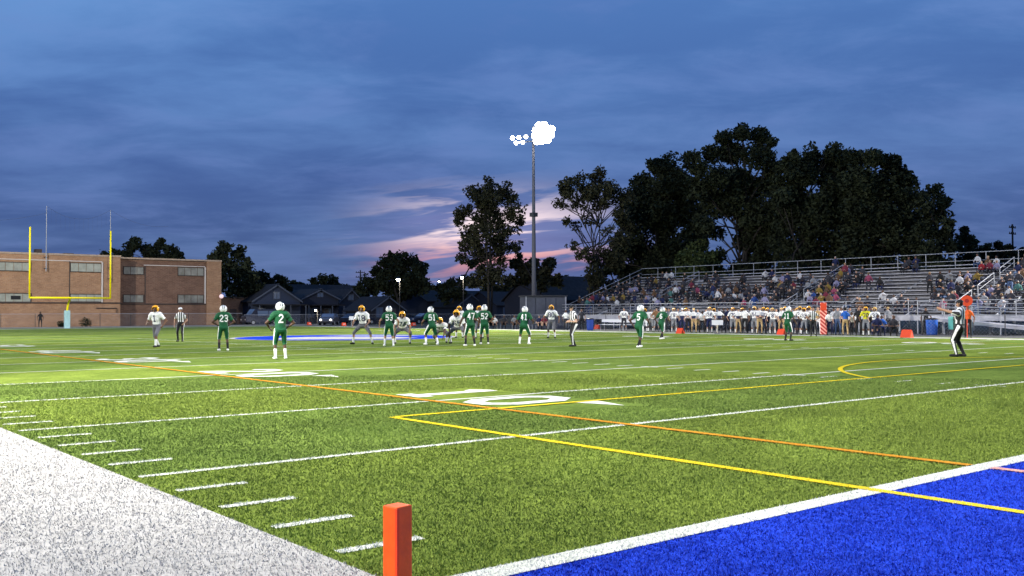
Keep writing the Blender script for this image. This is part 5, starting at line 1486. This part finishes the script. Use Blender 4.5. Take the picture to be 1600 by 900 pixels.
# px, py of the chest, colour of the top (seen in the photograph)
sp('''985,452,L 993,452,L 975,455,D 968,460,K 960,462,Y 950,462,W 943,465,L 936,467,N 930,470,M 922,468,R 915,472,T 910,474,O 962,470,W 952,472,D 970,470,K 978,466,Y 940,474,D 925,474,D 932,462,D 948,455,D 958,452,K
968,446,D 980,442,D 990,438,D 1000,444,K 1006,452,O 1000,432,D 986,430,G 1012,437,D 1026,437,Y 1022,442,K 1032,440,D 1016,446,D
1012,462,L 1018,468,W 1024,462,Y 1030,460,O 1036,468,N 1008,470,N 1028,470,L 1036,455,D 1044,450,D 1048,458,T
1042,427,W 1050,427,W 1036,430,D 1060,457,W 1055,448,L 1066,452,K 1074,456,T 1080,445,M 1090,450,P 1070,470,O 1050,466,T 1062,468,D 1078,466,K 1047,440,K 1057,438,G 1068,440,D 1084,438,D 1075,432,K
1100,423,K 1104,430,D 1118,428,K 1122,434,D 1112,450,D 1118,456,N 1112,464,K 1126,451,O 1132,448,D 1130,458,O 1138,452,G 1142,446,D 1147,460,W 1120,440,K 1126,465,W 1134,465,D 1152,444,D 1160,437,K 1164,446,K 1158,458,G 1150,452,O 1163,433,D
1164,470,P 1176,470,W 1172,462,D 1182,447,K 1186,454,D 1196,424,W 1202,426,N 1192,468,L 1198,458,L 1184,468,B 1206,445,K 1212,436,W 1218,432,L 1220,443,Y 1224,450,O 1214,452,D 1210,460,D 1228,436,D
1234,438,N 1240,442,M 1236,450,D 1250,426,W 1254,432,D 1262,434,D 1268,440,G 1276,438,G 1258,458,W 1252,452,D 1266,462,L 1272,455,B 1280,452,Y 1286,450,O 1283,462,Y 1290,458,M 1294,448,Y 1298,442,D 1303,452,P 1296,466,O 1306,464,P 1275,468,M 1288,444,K
1298,427,Y 1305,427,Y 1312,428,O 1319,426,M 1302,417,D 1309,414,N 1316,415,D 1324,420,L 1330,416,D 1326,432,D 1334,432,K 1342,432,D 1348,431,K 1300,436,D 1308,440,L 1315,447,K 1310,458,D
1361,438,P 1369,438,K 1380,460,W 1326,470,D 1334,470,K 1344,472,O 1388,470,K 1397,466,W 1402,472,D 1412,472,K 1420,473,D 1408,466,D 1356,468,D
1414,411,D 1420,408,D 1426,408,N 1432,413,D 1470,430,K 1478,432,G 1486,440,W 1494,431,K 1502,432,L 1508,432,W 1515,430,Y 1520,428,O 1476,441,K 1498,444,D 1468,441,D 1490,451,N 1500,452,M 1482,451,D 1472,455,K 1462,458,D 1466,466,K 1476,466,D 1486,464,D 1474,473,P 1506,446,K 1514,442,D
1528,402,W 1534,410,R 1540,414,M 1545,408,O 1552,407,W 1558,409,L 1570,416,L 1578,417,N 1584,410,D 1590,405,K 1594,414,D 1598,424,O 1574,436,K 1566,440,D 1582,440,D 1590,444,T 1560,450,D 1570,454,W 1548,452,L 1542,458,N 1552,462,D 1565,464,K 1538,466,G 1530,470,L 1545,470,G 1566,472,W 1580,462,D 1592,460,K 1522,462,D 1596,440,D
915,476,D 921,473,K 927,478,D 934,466,D 944,459,K 956,466,D 965,450,D 974,447,K 983,460,D 988,472,K 996,462,D 1003,470,D 1002,440,K 1042,462,D 1052,452,K 1060,448,D 1072,446,D 1088,458,D 1094,462,K 1099,448,D 1104,456,N 1109,442,D 1116,470,K 1140,466,D 1153,466,K 1168,456,D 1175,448,D 1190,447,K 1200,438,D 1205,470,D 1214,464,K 1230,448,D 1243,455,K 1262,448,D 1276,460,K 1284,436,D 1292,436,K 1302,448,D''')
occ = {}
placed = []
for px, py, c in spec:
    i, xx, yy = row_of(px, py)
    ok = False
    for dr in (0, -1, 1):
        r_ = i+dr
        if r_ < -1 or r_ >= NR: continue
        for dy in (0, .3, -.3, .55, -.55):
            y2 = yy+dy
            if r_ >= 0 and any(abs(y2-a) < .75 for a in AISLES): continue
            if y2 > BY1-.4: continue
            if all(abs(y2-v) > .5 for v in occ.get(r_, [])): ok = True; break
        if ok: break
    if not ok: continue
    occ.setdefault(r_, []).append(y2); placed.append((r_, y2, c))
ORD = ['first', 'second', 'third', 'fourth', 'fifth', 'sixth', 'seventh', 'eighth', 'ninth', 'tenth', 'eleventh', 'twelfth', 'thirteenth', 'fourteenth', 'fifteenth', 'sixteenth', 'seventeenth', 'eighteenth', 'nineteenth', 'twentieth']
ORD += ['twenty '+w_ for w_ in ORD[:9]]
for r_ in sorted(occ):
    row = sorted([p for p in placed if p[0] == r_], key=lambda p: -p[1])
    for k, (_, y2, c) in enumerate(row):
        stand = r_ == -1 or (y2 > 57 and r_ < 4 and random.random() < .6) or random.random() < .10
        ps = random.choice('ef') if stand else random.choice('aabbcd')
        if r_ == -1: loc = Vector((BX-.7+random.uniform(-.2, .2), y2, BZ-.003))
        elif stand: loc = Vector((row_x(r_)+.05, y2, row_z(r_)+.001))
        else: loc = Vector((row_x(r_)+.42, y2, row_z(r_)+.001))
        yaw = math.atan2(math.sin(R(195+random.uniform(-18, 18))), math.cos(R(195)))
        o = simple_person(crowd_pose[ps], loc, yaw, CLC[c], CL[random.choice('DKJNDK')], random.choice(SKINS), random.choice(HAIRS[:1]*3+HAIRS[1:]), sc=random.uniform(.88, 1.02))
        where = 'front walkway' if r_ == -1 else (ORD[r_]+' row up')
        tag(o, '%s spectator in %s, %s from the left, %s of the bleachers' % ('standing' if stand else 'seated', CN[c], ORD[k], where), 'spectator', 'spectators in the bleachers')

# ------------------------------------------------------------------ small things
# pylons
def pylon():
    o = empty('pylon', (-.055, -.03, 0), R(11)); tag(o, 'orange corner pylon in the foreground with a white blank base', 'pylon')
    b = MB()
    r_ = .056
    b.box(-r_, r_, -r_, r_, .02, .457)
    po = b.obj('foam_body', mat('orange_vinyl', (.95, .115, .008), .45, var=.10, vscale=12, bump=.12, bscale=30), o); bevel(po, .006, 2)
    sm_ = MB().box(-r_-.0025, -r_+.014, -r_-.0025, -r_+.014, .03, .45).obj('seam', mat('orange_vinyl_seam', (.9, .06, .01), .5), o)
    MB().box(-r_+.004, r_-.004, -r_+.004, r_-.004, 0, .02).obj('base', mat('base_rubber', (.05, .05, .05), .8), o)
pylon()
# orange yard markers along the far side and the far end
M_mk = mat('orange_foam', (.75, .07, .02), .6)
def marker(P, label, rz=0.0, s=1.0):
    o = empty('yard_marker', (P.x, P.y, 0), rz); tag(o, label, 'yard marker', 'orange yard markers beside the field')
    m = MB()
    m.add([(-.42*s, -.20, 0), (.42*s, -.20, 0), (.42*s, .20, 0), (-.42*s, .20, 0), (-.42*s, 0, .62*s), (.42*s, 0, .62*s)], [(0, 1, 5, 4), (2, 3, 4, 5), (0, 4, 3), (1, 2, 5), (3, 2, 1, 0)])
    m.obj('wedge', M_mk, o)
    mb = MB()
    mb.box(-.18*s, -.08*s, -.165, -.15, .2*s, .42*s).box(.04*s, .18*s, -.165, -.15, .2*s, .42*s)
    o2 = mb.obj('number_plate', C_NUMW, o)
for px, py, lab in ((483, 508, 'orange yard marker at the far end left of the car headlights'), (537, 509, 'orange yard marker at the far end below the white sign'), (646, 509, 'orange yard marker at the far end behind green number 51'),
                    (933, 514, 'orange yard marker right of the middle referee'), (1063, 521, 'orange yard marker at the feet of the first navy and white coach'), (1221, 523, 'orange yard marker left of green number 11'), (1417, 527.5, 'orange yard marker alone right of the team')):
    marker(ground(px, py), lab, R(90) if py > 512 else 0, .72 if px > 1400 else .6)
# far orange cones by the cars
# line-to-gain marker pad with stripes
def gain_marker():
    P = ground(1287, 524); o = empty('down_marker_pad', (P.x, P.y, 0), view_yaw(1287)-R(90)); tag(o, 'tall red and orange striped pad on a pole at the far sideline', 'marker')
    m = bpy.data.materials.new('red_orange_diagonal_print'); m.use_nodes = True
    t = NT(m.node_tree); b = m.node_tree.nodes['Principled BSDF']
    q = t.xyz(t.n('ShaderNodeTexCoord').outputs['Object'])
    k = t.m('GREATER_THAN', t.m('FRACT', t.m('MULTIPLY', t.m('ADD', q[2], t.m('MULTIPLY', q[0], .9)), 4.2)), .55)
    t.l(t.mix(k, (.50, .02, .015, 1), (.95, .42, .32, 1)), b.inputs['Base Color'])
    pd = MB().box(-.20, .20, -.09, .09, .05, 2.05).obj('pad', m, o); bevel(pd, .05, 2)
    tp_ = MB().box(-.17, .17, -.12, -.095, 1.55, 2.0).obj('top_band', M_mk, o)
    MB().tube([(0, 0, 0), (0, 0, 2.15)], .025, 8).obj('pole', M_galv, o)
gain_marker()
def down_marker():
    P = on_x(1511, 500, 50.2); o = empty('down_marker', (P.x, P.y, 0), view_yaw(1511)-R(90)); tag(o, 'round red orange down marker on a pole above the pointing referee', 'marker')
    z = on_x(1511, 470, 50.2).z
    MB().tube([(0, .02, 0), (0, .02, z)], .02, 8).obj('pole', M_mk, o)
    MB().tube([(0, -.035, z), (0, .035, z)], .30, 20).obj('disc', M_mk, o)
    MB().tube([(0, -.05, z), (0, -.037, z)], .11, 14).obj('hub', mat('dark_red_print', (.35, .02, .02), .5), o)
down_marker()
# white benches
def bench(px, label, X=53.6, py=515, dark=False):
    P = on_x(px, py, X); o = empty('team_bench', (P.x, P.y, 0), R(90)); tag(o, label, 'bench', 'team benches')
    m = M_steel_d if dark else mat('white_bench_plank', (.62, .63, .66), .5)
    for y, z in ((0, .45), (.28, .86)):
        MB().box(-1.35, 1.35, -y-.14 if z < .5 else -y-.02, -y+.14 if z < .5 else -y+.02, z if z < .5 else z-.2, z+.05).obj('seat' if z < .5 else 'backrest', m, o)
    for x in (-1.1, 1.1):
        MB().tube([(x, .12, 0), (x, .12, .44)], .025).obj('leg', M_galv, o)
        MB().tube([(x, -.30, 0), (x, -.31, .9)], .025).obj('leg', M_galv, o)
bench(955, 'white team bench, left one of the pair in front of the bleachers'); bench(990, 'white team bench, right one of the pair in front of the bleachers')
bench(790, 'long dark bench under the seated row left of the floodlight pole', 52.75, 515, True); bench(846, 'dark bench under the seated people right of the floodlight pole', 52.9, 515, True)
def board():
    P = on_x(1121, 515, 50.2); o = empty('sideline_board', (P.x, P.y, 0), view_yaw(1121)-R(90)); tag(o, 'white rectangular board on a single post in front of a coach', 'board')
    MB().tube([(0, 0, 0), (0, 0, .6)], .045, 8).obj('post', mat('cream_post', (.6, .55, .4), .6), o)
    MB().box(-.38, .38, -.03, .03, .58, .92).obj('panel', C_NUMW, o)
    MB().box(-.2, .2, -.2, .2, 0, .03).obj('base', M_steel_d, o)
board()
def barrel(px, X, label, m, r=.36, h=.95, name='barrel'):
    P = on_x(px, 510, X); o = empty(name, (P.x, P.y, -.01)); tag(o, label, 'bin')
    MB().tube([(0, 0, 0), (0, 0, .1), (0, 0, h*.5), (0, 0, h-.05), (0, 0, h)], [r*.86, r*.88, r*.94, r, r*1.02], 18).obj('tub', m, o, True)
    MB().tube([(0, 0, h+.002), (0, 0, h+.06), (0, 0, h+.12)], [r*1.08, r*1.05, r*.6], 18).obj('lid', M_black if name == 'barrel' else m, o, True)
    for s in (-1, 1): MB().tube([(s*r*.9, -.08, h*.75), (s*(r+.06), 0, h*.78), (s*r*.9, .08, h*.75)], .015, 5).obj('handle', M_black, o)
barrel(1456, 56.6, 'blue barrel in front of the bleachers right of the last orange marker', mat('blue_plastic', (.02, .12, .55), .45))
barrel(922, 52.6, 'blue bin left of the orange marker near the middle referee', mat('blue_plastic_2', (.02, .06, .32), .45), .30, .9)
def cooler():
    P = on_x(1496, 505, 57.0); o = empty('portable_cooler', (P.x, P.y, -.01), R(60)); tag(o, 'teal and dark green cabinet partly behind the pointing referee', 'cabinet')
    a = MB().box(-.5, .0, -.3, .3, 0, 1.15).obj('cabinet', mat('dark_green_paint', (.01, .06, .03), .5), o); bevel(a, .02)
    a = MB().box(.02, .5, -.3, .3, .35, 1.15).obj('door', mat('teal_paint', (.12, .5, .42), .5), o); bevel(a, .02)
    MB().box(.04, .48, -.28, .28, 0, .345).obj('base', M_steel_d, o)
cooler()
def shrub(px, py, r, label):
    P = ground(px, py); P = on_y(px, 505, 112.9); o = empty('shrub', (P.x, P.y, .03)); tag(o, label, 'shrub')
    m = MB(); blob_leaves(m, (0, 0, r*.8), r, 260, .09); blob_leaves(m, (.2, 0, r*.6), r*.8, 160, .09); m.obj('foliage', M_leaf[0], o)
    MB().tube([(0, 0, -.03), (0, 0, r)], .03, 5).obj('stem', M_bark, o)
shrub(133, 510, .65, 'round dark shrub against the school wall right of the goalpost base')
shrub(95, 510, .4, 'small dark shrub just left of the goalpost base')
o = simple_person(side_pose['s'], Vector((*on_y(63, 500, 112.0).xy, .03)), view_yaw(63)+math.pi, CL['K'], CL['K'], SKINS[0], HAIRS[0], sc=1.0)
tag(o, 'person in black standing in front of the school left of the goalpost base', 'person')
